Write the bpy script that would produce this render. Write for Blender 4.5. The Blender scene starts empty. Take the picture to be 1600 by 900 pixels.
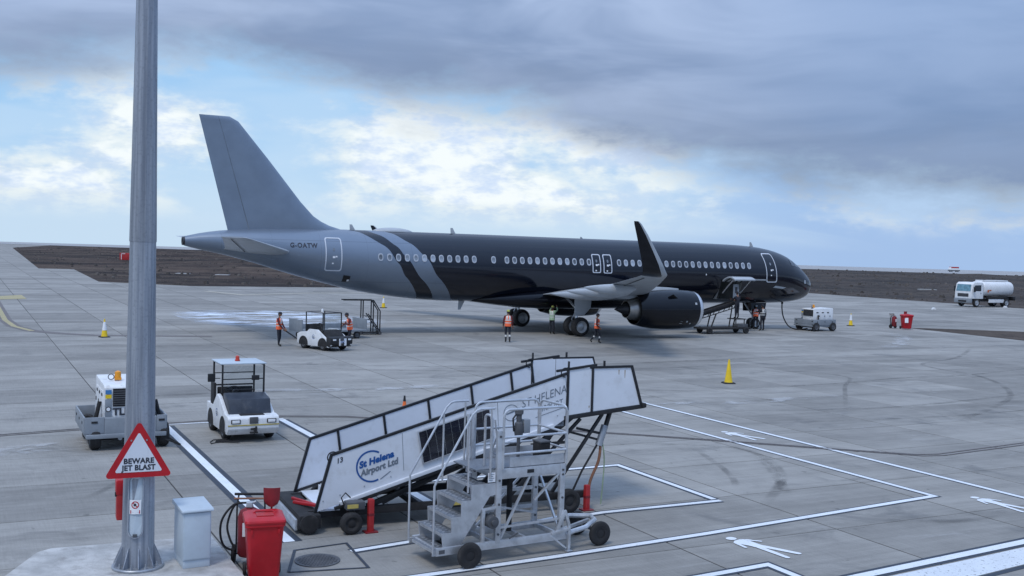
import bpy, bmesh, math, random
from mathutils import Vector, Matrix
import numpy as np
random.seed(7)
R = math.radians
SC = bpy.context.scene
COL = SC.collection
PI = math.pi

# ------------------------------------------------------------------ camera
cam = bpy.data.cameras.new('camera'); camo = bpy.data.objects.new('camera', cam); COL.objects.link(camo)
PITCH, ROLL, CAMH = 0.0371851, 0.0295333, 5.198
_f = Vector((0, math.cos(PITCH), -math.sin(PITCH))); _r0 = Vector((1, 0, 0)); _u0 = _r0.cross(_f)
_r = math.cos(ROLL)*_r0 + math.sin(ROLL)*_u0; _u = -math.sin(ROLL)*_r0 + math.cos(ROLL)*_u0
camo.matrix_world = Matrix(((_r.x, _u.x, -_f.x, 0), (_r.y, _u.y, -_f.y, 0), (_r.z, _u.z, -_f.z, CAMH), (0, 0, 0, 1)))
cam.sensor_width = 36; cam.lens = 1665.46/1600*36; cam.clip_start = 0.1; cam.clip_end = 90000
SC.camera = camo
SC.view_settings.view_transform = 'Standard'; SC.view_settings.look = 'None'
SC.view_settings.exposure = 0.0; SC.view_settings.gamma = 1; SC.view_settings.use_curve_mapping = False

# ------------------------------------------------------------------ sun
SUN_EL, SUN_AZ = R(58), R(205)          # azimuth clockwise from +Y
sl = bpy.data.lights.new('sun', 'SUN'); sl.energy = 1.5; sl.angle = R(14); sl.color = (1, .96, .9)
so = bpy.data.objects.new('sun', sl); COL.objects.link(so)
_sd = Vector((math.sin(SUN_AZ)*math.cos(SUN_EL), math.cos(SUN_AZ)*math.cos(SUN_EL), math.sin(SUN_EL)))
so.rotation_euler = _sd.to_track_quat('Z', 'Y').to_euler(); so.location = (0, 0, 60)

# ------------------------------------------------------------------ node helper
class NT:
    def __init__(s, tree): s.t = tree; s.t.nodes.clear()
    def n(s, typ, **kw):
        nd = s.t.nodes.new(typ)
        for k, v in kw.items():
            if k.startswith('i_'):
                key = k[2:]; key = int(key) if key.isdigit() else key.replace('_', ' ')
                s.put(nd.inputs[key], v)
            else: setattr(nd, k, v)
        return nd
    def put(s, sock, v):
        if isinstance(v, bpy.types.NodeSocket): s.t.links.new(v, sock)
        elif isinstance(v, bpy.types.Node): s.t.links.new(v.outputs[0], sock)
        else:
            try: sock.default_value = v
            except Exception: sock.default_value = tuple(v)[:len(sock.default_value)] if len(v) > len(sock.default_value) else tuple(v)+(1,)
    def m(s, op, a, b=0.0, c=None, clamp=False):
        nd = s.t.nodes.new('ShaderNodeMath'); nd.operation = op; nd.use_clamp = clamp
        s.put(nd.inputs[0], a); s.put(nd.inputs[1], b)
        if c is not None: s.put(nd.inputs[2], c)
        return nd.outputs[0]
    def mix(s, f, a, b):
        nd = s.t.nodes.new('ShaderNodeMix'); nd.data_type = 'RGBA'
        s.put(nd.inputs[0], f); s.put(nd.inputs[6], a); s.put(nd.inputs[7], b); return nd.outputs[2]
    def ss(s, x, lo, hi):
        nd = s.t.nodes.new('ShaderNodeMapRange'); nd.interpolation_type = 'SMOOTHSTEP'
        s.put(nd.inputs[0], x); s.put(nd.inputs[1], lo); s.put(nd.inputs[2], hi); return nd.outputs[0]
    def noise(s, vec, scale, detail=4, rough=.55, dist=0.0):
        nd = s.n('ShaderNodeTexNoise'); nd.noise_dimensions = '3D'
        s.put(nd.inputs['Vector'], vec); nd.inputs['Scale'].default_value = scale; nd.inputs['Detail'].default_value = detail
        nd.inputs['Roughness'].default_value = rough; nd.inputs['Distortion'].default_value = dist
        return nd.outputs[0]
    def vec(s, x, y, z):
        nd = s.n('ShaderNodeCombineXYZ'); s.put(nd.inputs[0], x); s.put(nd.inputs[1], y); s.put(nd.inputs[2], z); return nd.outputs[0]
    def ramp(s, x, pts, lo, hi, interp='B_SPLINE'):
        """scalar curve through pts [(x, y)] by a colour ramp"""
        rp = s.n('ShaderNodeValToRGB'); cr = rp.color_ramp; cr.interpolation = interp
        while len(cr.elements) < len(pts): cr.elements.new(.5)
        for e, (px, py) in zip(cr.elements, pts):
            e.position = (px-pts[0][0])/(pts[-1][0]-pts[0][0]); q = (py-lo)/(hi-lo); e.color = (q, q, q, 1)
        t = s.m('DIVIDE', s.m('SUBTRACT', x, pts[0][0]), pts[-1][0]-pts[0][0]); s.put(rp.inputs[0], t)
        return s.m('ADD', s.m('MULTIPLY', rp.outputs[0], hi-lo), lo)

# ------------------------------------------------------------------ world: Nishita sky with broken cloud under a grey deck
w = bpy.data.worlds.new('World'); SC.world = w; w.use_nodes = True
W_ = NT(w.node_tree); w.cycles.sampling_method = 'MANUAL'; w.cycles.sample_map_resolution = 512
tc = W_.n('ShaderNodeTexCoord'); sx = W_.n('ShaderNodeSeparateXYZ'); W_.put(sx.inputs[0], tc.outputs['Generated'])
X, Y, Z = sx.outputs
el = W_.m('MULTIPLY', W_.m('ARCSINE', Z), 180/PI); azm = W_.m('MULTIPLY', W_.m('ARCTAN2', X, Y), 180/PI)
elc = W_.m('MAXIMUM', el, 0.0)
sky = W_.n('ShaderNodeTexSky'); sky.sky_type = 'NISHITA'; sky.sun_disc = False
sky.sun_elevation = SUN_EL; sky.sun_rotation = SUN_AZ; sky.altitude = 310; sky.air_density = 1.0; sky.dust_density = .6; sky.ozone_density = 1.5
up = W_.vec(X, Y, W_.m('MAXIMUM', Z, .012)); W_.put(sky.inputs[0], up)
bgs = W_.n('ShaderNodeBackground'); W_.put(bgs.inputs[0], sky.outputs[0]); bgs.inputs[1].default_value = .085
pv = W_.vec(W_.m('MULTIPLY', azm, .1), W_.m('MULTIPLY', elc, .22), 3.1)
n1 = W_.noise(pv, 1.25, 6, .56, .3); n2 = W_.noise(pv, 4.2, 4, .6); n3 = W_.noise(W_.vec(W_.m('MULTIPLY', azm, .055), W_.m('MULTIPLY', elc, .24), 9.), 1.5, 4, .5, .5)
edge = W_.ramp(azm, [(-40, 7.0), (-26, 7.6), (-21, 8.2), (-15.2, 10.6), (-10.5, 8.4), (-6, 7.4), (0, 7.2), (5, 6.4), (10, 4.6), (15, 3.6), (26, 3.2), (40, 3.0)], 0, 12)
dd = W_.m('ADD', W_.m('SUBTRACT', el, edge), W_.m('MULTIPLY', W_.m('SUBTRACT', n1, .5), 4.6)); dd = W_.m('ADD', dd, W_.m('MULTIPLY', W_.m('SUBTRACT', n2, .5), 2.4))
deck = W_.ss(dd, -1.7, 1.7)
# deck tone: darker base edge, lighter rolls further up, zenith brighter as under any overcast
depth = W_.ss(dd, -.6, 4.5)
dn = W_.ss(n3, .30, .70)
dcol = W_.mix(dn, (.215, .305, .490), (.395, .505, .725))
dcol = W_.mix(W_.m('MULTIPLY', W_.ss(azm, 6.0, 20.0), .6), dcol, (.225, .345, .580))
dcol = W_.mix(depth, W_.mix(.5, dcol, (.250, .320, .455)), dcol)
cie = W_.m('ADD', .78, W_.m('MULTIPLY', W_.m('MAXIMUM', Z, 0.0), 1.56))
dk = W_.n('ShaderNodeVectorMath', operation='SCALE'); W_.put(dk.inputs[0], dcol); W_.put(dk.inputs[3], cie)
# low haze veil and cumulus
cden = W_.ramp(azm, [(-40, .5), (-26, .58), (-21, .74), (-16.5, .5), (-12.5, .34), (-9, .78), (-5, .88), (0, .8), (5, .68), (10, .55), (15, .46), (26, .42), (40, .5)], 0, 1)
env = W_.m('MULTIPLY', W_.ss(elc, .6, 2.6), W_.ss(elc, 11.0, 6.5))
cu = W_.m('ADD', W_.m('MULTIPLY', n1, .85), W_.m('MULTIPLY', n2, .22))
cu = W_.m('ADD', cu, W_.m('MULTIPLY', W_.m('SUBTRACT', cden, .6), .45))
cum = W_.m('MULTIPLY', W_.ss(cu, .43, .66), env)
veil = W_.m('MULTIPLY', W_.ss(n3, .40, .62), W_.m('MULTIPLY', W_.ss(elc, .15, 1.2), .55))
lowc = W_.mix(W_.ss(elc, 0.0, 7.5), (.58, .77, .98), (.38, .645, .97))
lowc = W_.mix(W_.m('MULTIPLY', W_.ss(azm, 0.0, 18.0), .85), lowc, (.300, .490, .860))
lowc = W_.mix(W_.m('MULTIPLY', veil, .8), lowc, (.62, .80, 1.0))
ccol = W_.mix(W_.ss(n2, .36, .6), (.64, .77, .97), (.92, .985, 1.0))
low = W_.mix(cum, lowc, ccol)
cl = W_.mix(deck, low, dk.outputs[0])
bgc = W_.n('ShaderNodeBackground'); W_.put(bgc.inputs[0], cl); bgc.inputs[1].default_value = 1.0
cover = W_.m('MAXIMUM', deck, W_.m('MAXIMUM', cum, .86))
mx = W_.n('ShaderNodeMixShader'); W_.put(mx.inputs[0], cover); W_.put(mx.inputs[1], bgs.outputs[0]); W_.put(mx.inputs[2], bgc.outputs[0])
wo = W_.n('ShaderNodeOutputWorld'); W_.put(wo.inputs[0], mx.outputs[0])

# ------------------------------------------------------------------ materials
MATS = {}
def mat(name, col, rough=.5, metal=0.0, var=.12, scale=3.0, bump=0.0, bscale=40.0, dirt=0.0, coat=0.0, spec=.5, dcol=(.10, .095, .085), rnd=0.0):
    if name in MATS: return MATS[name]
    m = bpy.data.materials.new(name); m.use_nodes = True; N = NT(m.node_tree)
    tc = N.n('ShaderNodeTexCoord'); ob = tc.outputs['Object']
    nz = N.noise(ob, scale, 5, .6)
    c = N.mix(N.ss(nz, .3, .7), tuple(x*(1-var) for x in col), tuple(min(1, x*(1+var)) for x in col))
    if dirt:
        d = N.m('MULTIPLY', N.ss(N.noise(ob, scale*1.9, 7, .65), .5, .72), dirt); c = N.mix(d, c, dcol)
    if rnd:
        oi = N.n('ShaderNodeObjectInfo'); hv = N.n('ShaderNodeHueSaturation'); N.put(hv.inputs['Color'], c)
        N.put(hv.inputs['Value'], N.m('ADD', 1-rnd, N.m('MULTIPLY', oi.outputs['Random'], 2*rnd))); c = hv.outputs[0]
    p = N.n('ShaderNodeBsdfPrincipled'); N.put(p.inputs['Base Color'], c)
    N.put(p.inputs['Roughness'], N.m('ADD', rough-.06, N.m('MULTIPLY', nz, .12), clamp=True))
    p.inputs['Metallic'].default_value = metal; p.inputs['Specular IOR Level'].default_value = spec
    if coat: p.inputs['Coat Weight'].default_value = coat; p.inputs['Coat Roughness'].default_value = .08
    if bump:
        b = N.n('ShaderNodeBump'); b.inputs['Strength'].default_value = bump; b.inputs['Distance'].default_value = .02
        N.put(b.inputs['Height'], N.noise(ob, bscale, 4)); N.put(p.inputs['Normal'], b.outputs[0])
    o = N.n('ShaderNodeOutputMaterial'); N.put(o.inputs[0], p.outputs[0]); MATS[name] = m; return m
def M(k): return MATS[k]
mat('white', (.72, .74, .76), .45, var=.07, dirt=.5, dcol=(.38, .37, .35))
mat('panel_white', (.66, .70, .76), .5, var=.04, scale=1.3, dirt=.38, dcol=(.42, .43, .43))
mat('black', (.012, .013, .016), .5, var=.3, dirt=.25, dcol=(.05, .05, .05))
mat('matt_black', (.016, .016, .018), .8, var=.3, dirt=.3, dcol=(.06, .058, .055))
mat('rubber', (.018, .018, .02), .85, var=.3, dirt=.4, dcol=(.07, .065, .06))
mat('navy_hood', (.03, .038, .055), .45, var=.2, dirt=.3, dcol=(.12, .12, .12))
mat('galv', (.36, .39, .43), .42, .55, var=.16, scale=6, dirt=.35, dcol=(.2, .21, .22))
mat('alum', (.56, .58, .61), .40, .7, var=.12, scale=5, dirt=.3, dcol=(.25, .26, .27))
mat('tread', (.24, .26, .29), .45, .6, var=.2, scale=20, bump=.6, bscale=60)
mat('grey_paint', (.235, .265, .30), .5, var=.1, dirt=.3, dcol=(.16, .165, .17))
mat('dark_grey', (.075, .08, .09), .55, var=.2, dirt=.3, dcol=(.14, .135, .13))
mat('cabinet_grey', (.46, .535, .60), .5, var=.05, dirt=.2, dcol=(.3, .32, .34))
mat('red', (.45, .006, .014), .38, var=.12, dirt=.12, dcol=(.3, .05, .05))
mat('red_dark', (.20, .014, .02), .45, var=.2, dirt=.25, dcol=(.06, .03, .03))
mat('red_paint', (.42, .022, .025), .5, var=.15, dirt=.25, dcol=(.16, .06, .05))
mat('yellow', (.80, .55, .012), .5, var=.1, dirt=.2, dcol=(.35, .26, .08))
mat('yellow_dull', (.46, .37, .10), .6, var=.2, dirt=.3)
mat('orange', (.85, .17, .03), .6, var=.1)
mat('amber', (.75, .30, .02), .3, var=.05)
mat('blue_ink', (.012, .085, .30), .5, var=.05)
mat('dark_ink', (.03, .035, .05), .5, var=.05)
mat('grey_ink', (.15, .18, .22), .5, var=.05)
mat('sticker_blue', (.05, .2, .45), .5, var=.05)
mat('copper', (.26, .12, .07), .55, .2, var=.3)
mat('strap_green', (.25, .33, .22), .7, var=.2)
mat('lamp', (.8, .82, .84), .15, 0, var=.03, coat=.5)
mat('glass_dark', (.02, .026, .034), .06, 0, var=.1, coat=.6)
mat('beacon_red', (.5, .05, .03), .3, var=.05)
mat('rim', (.42, .44, .46), .4, .5, var=.15, dirt=.3)
# people
mat('hivis', (.95, .155, .055), .75, var=.08, scale=9)
mat('hivis_green', (.36, .52, .34), .75, var=.12, scale=9)
mat('reflective', (.62, .62, .60), .5, var=.05)
mat('cloth_dark', (.018, .02, .03), .85, var=.3, scale=9)
mat('cloth_maroon', (.09, .015, .02), .85, var=.25, scale=9)
mat('skin', (.24, .12, .075), .6, var=.1)
mat('boot', (.02, .018, .016), .7, var=.3)
mat('cap_green', (.42, .45, .10), .8, var=.15)
# aircraft
mat('ac_black', (.003, .004, .008), .14, 0, var=.1, spec=.4)
mat('ac_silver', (.205, .255, .325), .34, .35, var=.07, scale=.7, coat=.3)
mat('ac_grey', (.40, .435, .47), .42, 0, var=.07, scale=1.2, dirt=.16, dcol=(.22, .23, .24))
mat('ac_white', (.78, .80, .83), .4, var=.03)
mat('ac_lip', (.66, .68, .72), .25, .7, var=.05)
mat('ac_core', (.42, .40, .38), .36, .8, var=.15)
mat('ac_dark_metal', (.055, .055, .06), .4, .6, var=.2)
mat('pane', (.20, .235, .28), .12, 0, var=.3, rnd=.7)  # wide per-window brightness spread painted in to suggest glints
mat('window_ring', (.43, .47, .53), .4, var=.05)
mat('door_trim', (.58, .62, .68), .4, var=.05)
mat('seam', (.06, .07, .085), .6, var=.1)
mat('hold', (.30, .31, .31), .7, var=.1)

def glass_mat():
    m = bpy.data.materials.new('clear_glass'); m.use_nodes = True; N = NT(m.node_tree)
    t = N.n('ShaderNodeBsdfTransparent'); t.inputs[0].default_value = (.84, .88, .9, 1)
    g = N.n('ShaderNodeBsdfGlossy'); g.inputs['Roughness'].default_value = .03; g.inputs[0].default_value = (.9, .95, 1, 1)
    x = N.n('ShaderNodeMixShader'); x.inputs[0].default_value = .1; N.put(x.inputs[1], t.outputs[0]); N.put(x.inputs[2], g.outputs[0])
    o = N.n('ShaderNodeOutputMaterial'); N.put(o.inputs[0], x.outputs[0]); MATS['clear_glass'] = m
glass_mat()

# ------------------------------------------------------------------ mesh builder
class MB:
    def __init__(s): s.v = []; s.f = []; s.mi = []; s.cur = 0
    def add(s, vs, fs):
        b = len(s.v); s.v += [tuple(x) for x in vs]
        for f in fs: s.f.append(tuple(b+i for i in f)); s.mi.append(s.cur)
        return s
    def box(s, c, d, rz=0.0, rot=None, top=None):
        x, y, z = (q/2 for q in d); tx, ty = top or (1, 1)
        vs = [Vector((sx*x*(tx if sz > 0 else 1), sy*y*(ty if sz > 0 else 1), sz*z)) for sz in (-1, 1) for sy in (-1, 1) for sx in (-1, 1)]
        mt = rot if rot is not None else Matrix.Rotation(rz, 3, 'Z')
        return s.add([mt @ v + Vector(c) for v in vs], [(0, 2, 3, 1), (4, 5, 7, 6), (0, 1, 5, 4), (2, 6, 7, 3), (0, 4, 6, 2), (1, 3, 7, 5)])
    def bar(s, p0, p1, w, h=None, up=(0, 0, 1)):
        p0, p1 = Vector(p0), Vector(p1); h = h or w; d = (p1-p0).normalized(); u = Vector(up)
        if abs(d.dot(u)) > .98: u = Vector((1, 0, 0))
        sd = d.cross(u).normalized(); u = sd.cross(d)
        vs = [p + a*sd*w/2 + b*u*h/2 for p in (p0, p1) for a, b in ((-1, -1), (1, -1), (1, 1), (-1, 1))]
        return s.add(vs, [(0, 3, 2, 1), (4, 5, 6, 7), (0, 1, 5, 4), (1, 2, 6, 5), (2, 3, 7, 6), (3, 0, 4, 7)])
    def cyl(s, p0, p1, r0, r1=None, n=14, cap=True):
        p0, p1 = Vector(p0), Vector(p1); r1 = r0 if r1 is None else r1; d = (p1-p0).normalized()
        u = Vector((0, 0, 1)) if abs(d.z) < .9 else Vector((1, 0, 0)); a = d.cross(u).normalized(); b = d.cross(a)
        vs = [p + r*(math.cos(2*PI*i/n)*a + math.sin(2*PI*i/n)*b) for p, r in ((p0, r0), (p1, r1)) for i in range(n)]
        fs = [(i, (i+1) % n, n+(i+1) % n, n+i) for i in range(n)]
        if cap: fs += [tuple(range(n-1, -1, -1)), tuple(range(n, 2*n))]
        return s.add(vs, fs)
    def tube(s, pts, r, n=8, closed=False):
        pts = [Vector(p) for p in pts]; k = len(pts); rings = []; a = None
        rr = r if isinstance(r, (list, tuple)) else [r]*k
        for i, p in enumerate(pts):
            q0 = pts[i-1] if (i or closed) else p; q1 = pts[(i+1) % k] if (i < k-1 or closed) else p
            d = (q1-q0).normalized()
            if a is None:
                u = Vector((0, 0, 1)) if abs(d.z) < .9 else Vector((1, 0, 0)); a = d.cross(u).normalized()
            a = (a - d*a.dot(d)).normalized(); b = d.cross(a)
            rings.append([p + rr[i]*(math.cos(2*PI*j/n)*a + math.sin(2*PI*j/n)*b) for j in range(n)])
        return s.loft(rings, cap=not closed, loop=closed)
    def loft(s, rings, cap=True, loop=False, ring_closed=True):
        n = len(rings[0]); k = len(rings); vs = [p for r in rings for p in r]; fs = []
        for i in range(k if loop else k-1):
            o, q = i*n, ((i+1) % k)*n
            for j in range(n if ring_closed else n-1): fs.append((o+j, o+(j+1) % n, q+(j+1) % n, q+j))
        if cap: fs += [tuple(range(n-1, -1, -1)), tuple(range((k-1)*n, k*n))]
        return s.add(vs, fs)
    def lathe(s, prof, o=(0, 0, 0), ax='z', n=24, cap=True):
        """prof: (position along axis, radius)"""
        o = Vector(o); rings = []
        for h, r in prof:
            rg = []
            for j in range(n):
                c, q = math.cos(2*PI*j/n)*r, math.sin(2*PI*j/n)*r
                rg.append(o + Vector({'z': (c, q, h), 'x': (h, c, q), 'y': (q, h, c)}[ax]))
            rings.append(rg)
        return s.loft(rings, cap)
    def prism(s, poly, fn, a, b):
        """2D polygon extruded: fn(u, v, w) -> 3D"""
        n = len(poly); vs = [fn(u, v, a) for u, v in poly] + [fn(u, v, b) for u, v in poly]
        return s.add(vs, [tuple(range(n-1, -1, -1)), tuple(range(n, 2*n))] + [(i, (i+1) % n, n+(i+1) % n, n+i) for i in range(n)])
    def ball(s, c, r, n=12, k=8):
        c = Vector(c); r = Vector(r if isinstance(r, (tuple, list)) else (r, r, r))
        rings = [[c + Vector((r.x*math.sin(t)*math.cos(2*PI*j/n), r.y*math.sin(t)*math.sin(2*PI*j/n), r.z*math.cos(t))) for j in range(n)] for t in [PI*(i+.02)/(k+.04) for i in range(k+1)]]
        return s.loft(rings)
    def build(s, name, m, parent=None, bevel=0.0, smooth=38, seg=2, recalc=True, loc=None):
        me = bpy.data.meshes.new(name); me.from_pydata(s.v, [], s.f)
        ms = m if isinstance(m, (list, tuple)) else [m]
        for q in ms: me.materials.append(M(q) if isinstance(q, str) else q)
        if len(ms) > 1: me.polygons.foreach_set('material_index', s.mi)
        bm = bmesh.new(); bm.from_mesh(me)
        if recalc: bmesh.ops.recalc_face_normals(bm, faces=bm.faces)
        if bevel:
            es = [e for e in bm.edges if len(e.link_faces) == 2 and e.calc_face_angle(0) > .5]
            bmesh.ops.bevel(bm, geom=es, offset=bevel, segments=seg, profile=.6, affect='EDGES', clamp_overlap=True)
        bm.to_mesh(me); bm.free()
        if smooth:
            me.polygons.foreach_set('use_smooth', [True]*len(me.polygons)); me.set_sharp_from_angle(angle=R(smooth))
        o = bpy.data.objects.new(name, me); COL.objects.link(o)
        if parent is not None: o.parent = parent
        if loc is not None: o.location = loc
        return o
def tag(o, label, cat=None, group=None, kind=None):
    if label: o['label'] = label
    if cat: o['category'] = cat
    if group: o['group'] = group
    if kind: o['kind'] = kind
    return o
def thing(name, label, cat, loc=(0, 0, 0), rz=0.0, group=None):
    o = bpy.data.objects.new(name, None); COL.objects.link(o); o.location = loc; o.rotation_euler = (0, 0, rz); o.empty_display_size = .2
    return tag(o, label, cat, group)
def copy_tree(o, parent=None):
    c = o.copy(); COL.objects.link(c); c.parent = parent
    for ch in list(o.children): copy_tree(ch, c)
    return c
_TXT = {}
def text(s, size=1.0, bold=0.0, align='LEFT', sx=1.0, space=1.0):
    """glyph outlines of a string as flat (verts2d, faces)"""
    k = (s, size, bold, align, sx, space)
    if k in _TXT: return _TXT[k]
    c = bpy.data.curves.new('lettering', 'FONT'); c.body = s; c.size = size; c.align_x = align; c.offset = bold*size; c.resolution_u = 3; c.space_character = space
    o = bpy.data.objects.new('lettering', c); COL.objects.link(o); bpy.context.view_layer.update()
    dg = bpy.context.evaluated_depsgraph_get(); me = bpy.data.meshes.new_from_object(o.evaluated_get(dg))
    r = ([(v.co.x*sx, v.co.y) for v in me.vertices], [tuple(p.vertices) for p in me.polygons])
    bpy.data.objects.remove(o); bpy.data.meshes.remove(me); bpy.data.curves.remove(c); _TXT[k] = r; return r
def smooth_path(P, n=5):
    P = [Vector(p) for p in P]; Q = []
    for i in range(len(P)-1):
        a, b_, c, d = P[max(i-1, 0)], P[i], P[i+1], P[min(i+2, len(P)-1)]
        for k in range(n): t = k/n; Q.append(.5*((2*b_)+(c-a)*t+(2*a-5*b_+4*c-d)*t*t+(3*b_-a-3*c+d)*t**3))
    return Q+[P[-1]]
def arcband(cx, cy, r0, r1, a0, a1, n=24):
    vs = []; fs = []
    for i in range(n+1):
        a = R(a0+(a1-a0)*i/n); vs += [(cx+r0*math.cos(a), cy+r0*math.sin(a)), (cx+r1*math.cos(a), cy+r1*math.sin(a))]
        if i: fs.append((2*i-2, 2*i-1, 2*i+1, 2*i))
    return vs, fs
def decal(name, m, parent, shapes, fn, smooth=0, label=None):
    """flat lettering or marks laid on a surface by fn(u, v) -> 3D"""
    b = MB()
    for vs, fs in shapes: b.add([fn(u, v) for u, v in vs], fs)
    o = b.build(name, m, parent, smooth=smooth, recalc=False)
    if label: o['label'] = label
    return o
def shift(sh, dx, dy, rot=0.0):
    c, s_ = math.cos(rot), math.sin(rot)
    return ([(dx+c*u-s_*v, dy+s_*u+c*v) for u, v in sh[0]], sh[1])
# apron grid: the slabs, the stand and most parked equipment follow these two directions
GA = R(27.366); E1 = Vector((math.cos(GA), math.sin(GA), 0)); E2 = Vector((-math.sin(GA), math.cos(GA), 0))
def W(a, b, z=0.0): p = a*E1 + b*E2; return Vector((p.x, p.y, z))
# ================================================================== SETTING
def concrete(name, joints, base=(.258, .252, .237)):
    m = bpy.data.materials.new(name); m.use_nodes = True; N = NT(m.node_tree)
    ge = N.n('ShaderNodeNewGeometry'); mp = N.n('ShaderNodeMapping'); N.put(mp.inputs[0], ge.outputs['Position']); mp.inputs['Rotation'].default_value = (0, 0, -GA)
    q = N.n('ShaderNodeSeparateXYZ'); N.put(q.inputs[0], mp.outputs[0]); a, b, _z = q.outputs
    big = N.noise(mp.outputs[0], .09, 5, .6, .4); mid = N.noise(mp.outputs[0], .75, 6, .65, .3)
    st = N.noise(N.vec(N.m('MULTIPLY', a, .35), N.m('MULTIPLY', b, 5.5), 0.), 1.0, 5, .65)          # broom and wheel streaks along the lanes
    st2 = N.noise(N.vec(N.m('MULTIPLY', a, .05), N.m('MULTIPLY', b, .55), 4.), 1.0, 5, .6)
    fine = N.noise(mp.outputs[0], 38., 3, .7)
    br = N.noise(N.vec(N.m('MULTIPLY', a, 26.), N.m('MULTIPLY', b, 1.2), 7.), 1.0, 3, .6)            # brushed finish across each bay
    v = N.m('ADD', .55, N.m('MULTIPLY', big, .48)); v = N.m('ADD', v, N.m('MULTIPLY', N.m('SUBTRACT', mid, .5), .60))
    v = N.m('ADD', v, N.m('MULTIPLY', N.m('SUBTRACT', st, .5), .52)); v = N.m('ADD', v, N.m('MULTIPLY', N.m('SUBTRACT', st2, .5), .85))
    v = N.m('ADD', v, N.m('MULTIPLY', N.m('SUBTRACT', fine, .5), .40)); v = N.m('ADD', v, N.m('MULTIPLY', N.m('SUBTRACT', br, .5), .30))
    v = N.m('ADD', v, .22)
    if joints:
        fa = N.m('DIVIDE', N.m('SUBTRACT', a, 4.0), 3.66); fb = N.m('DIVIDE', N.m('SUBTRACT', b, 21.0), 2.95)
        ja = N.m('ABSOLUTE', N.m('SUBTRACT', N.m('FRACT', fa), .5)); jb = N.m('ABSOLUTE', N.m('SUBTRACT', N.m('FRACT', fb), .5))
        j = N.m('MAXIMUM', N.ss(ja, .4915, .4950), N.m('MULTIPLY', N.ss(jb, .492, .496), .45))
        wn = N.n('ShaderNodeTexWhiteNoise'); wn.noise_dimensions = '2D'; N.put(wn.inputs[0], N.vec(N.m('FLOOR', fa), N.m('FLOOR', fb), 0.))
        v = N.m('MULTIPLY', v, N.m('ADD', .85, N.m('MULTIPLY', wn.outputs[0], .30))); v = N.m('MULTIPLY', v, N.m('SUBTRACT', 1.0, N.m('MULTIPLY', j, .78)))
    else:
        oi = N.n('ShaderNodeObjectInfo'); v = N.m('MULTIPLY', v, N.m('ADD', .85, N.m('MULTIPLY', oi.outputs['Random'], .30)))
    stn = N.m('MULTIPLY', N.ss(N.noise(mp.outputs[0], .42, 7, .7, .8), .53, .72), .50)                 # oil and rubber stains
    sc = N.n('ShaderNodeVectorMath', operation='SCALE'); sc.inputs[0].default_value = base; N.put(sc.inputs[3], v)
    c = N.mix(stn, sc.outputs[0], (.085, .083, .08))
    sp = N.m('MULTIPLY', N.ss(N.noise(mp.outputs[0], 3.1, 2, .5), .70, .76), .45); c = N.mix(sp, c, (.07, .068, .066))
    lt = N.m('MULTIPLY', N.ss(N.noise(N.vec(N.m('MULTIPLY', a, .5), N.m('MULTIPLY', b, 1.6), 11.), 1.0, 7, .7, .6), .57, .70), .45)
    c = N.mix(lt, c, (.34, .338, .332))
    p = N.n('ShaderNodeBsdfPrincipled'); N.put(p.inputs['Base Color'], c); N.put(p.inputs['Roughness'], N.m('SUBTRACT', .86, N.m('MULTIPLY', stn, .5)))
    p.inputs['Specular IOR Level'].default_value = .35
    bp = N.n('ShaderNodeBump'); bp.inputs['Strength'].default_value = .35; bp.inputs['Distance'].default_value = .006; N.put(bp.inputs['Height'], N.m('ADD', fine, br)); N.put(p.inputs['Normal'], bp.outputs[0])
    o = N.n('ShaderNodeOutputMaterial'); N.put(o.inputs[0], p.outputs[0]); MATS[name] = m
concrete('concrete_slab', False); concrete('concrete_apron', True); concrete('runway_concrete', False, (.36, .365, .37))
def dirt_mat():
    m = bpy.data.materials.new('dirt'); m.use_nodes = True; N = NT(m.node_tree)
    ge = N.n('ShaderNodeNewGeometry'); ps = ge.outputs['Position']
    q = N.n('ShaderNodeSeparateXYZ'); N.put(q.inputs[0], ps)
    a = N.noise(ps, .035, 7, .65, .5); b = N.noise(ps, .5, 6, .7); s_ = N.noise(N.vec(N.m('MULTIPLY', q.outputs[0], .02), N.m('MULTIPLY', q.outputs[1], .12), 2.), 1.0, 6, .7)
    c = N.mix(N.ss(a, .40, .60), (.026, .022, .022), (.082, .060, .050))
    c = N.mix(N.m('MULTIPLY', N.ss(s_, .46, .62), .75), c, (.125, .098, .078))
    c = N.mix(N.m('MULTIPLY', N.ss(q.outputs[0], 0., 60.), .5), c, (.066, .064, .062))     # paler soil towards the tank farm side
    c = N.mix(N.m('MULTIPLY', N.ss(b, .50, .66), .75), c, (.016, .015, .016))
    c = N.mix(N.m('MULTIPLY', N.ss(N.noise(ps, .8, 5, .7), .60, .70), .6), c, (.20, .175, .15))
    p = N.n('ShaderNodeBsdfPrincipled'); N.put(p.inputs['Base Color'], c); p.inputs['Roughness'].default_value = .95; p.inputs['Specular IOR Level'].default_value = .1
    bp = N.n('ShaderNodeBump'); bp.inputs['Strength'].default_value = .8; bp.inputs['Distance'].default_value = .3; N.put(bp.inputs['Height'], b); N.put(p.inputs['Normal'], bp.outputs[0])
    o = N.n('ShaderNodeOutputMaterial'); N.put(o.inputs[0], p.outputs[0]); MATS['dirt'] = m
dirt_mat()
mat('sea', (.03, .075, .14), .25, var=.1, scale=.0005)
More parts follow.
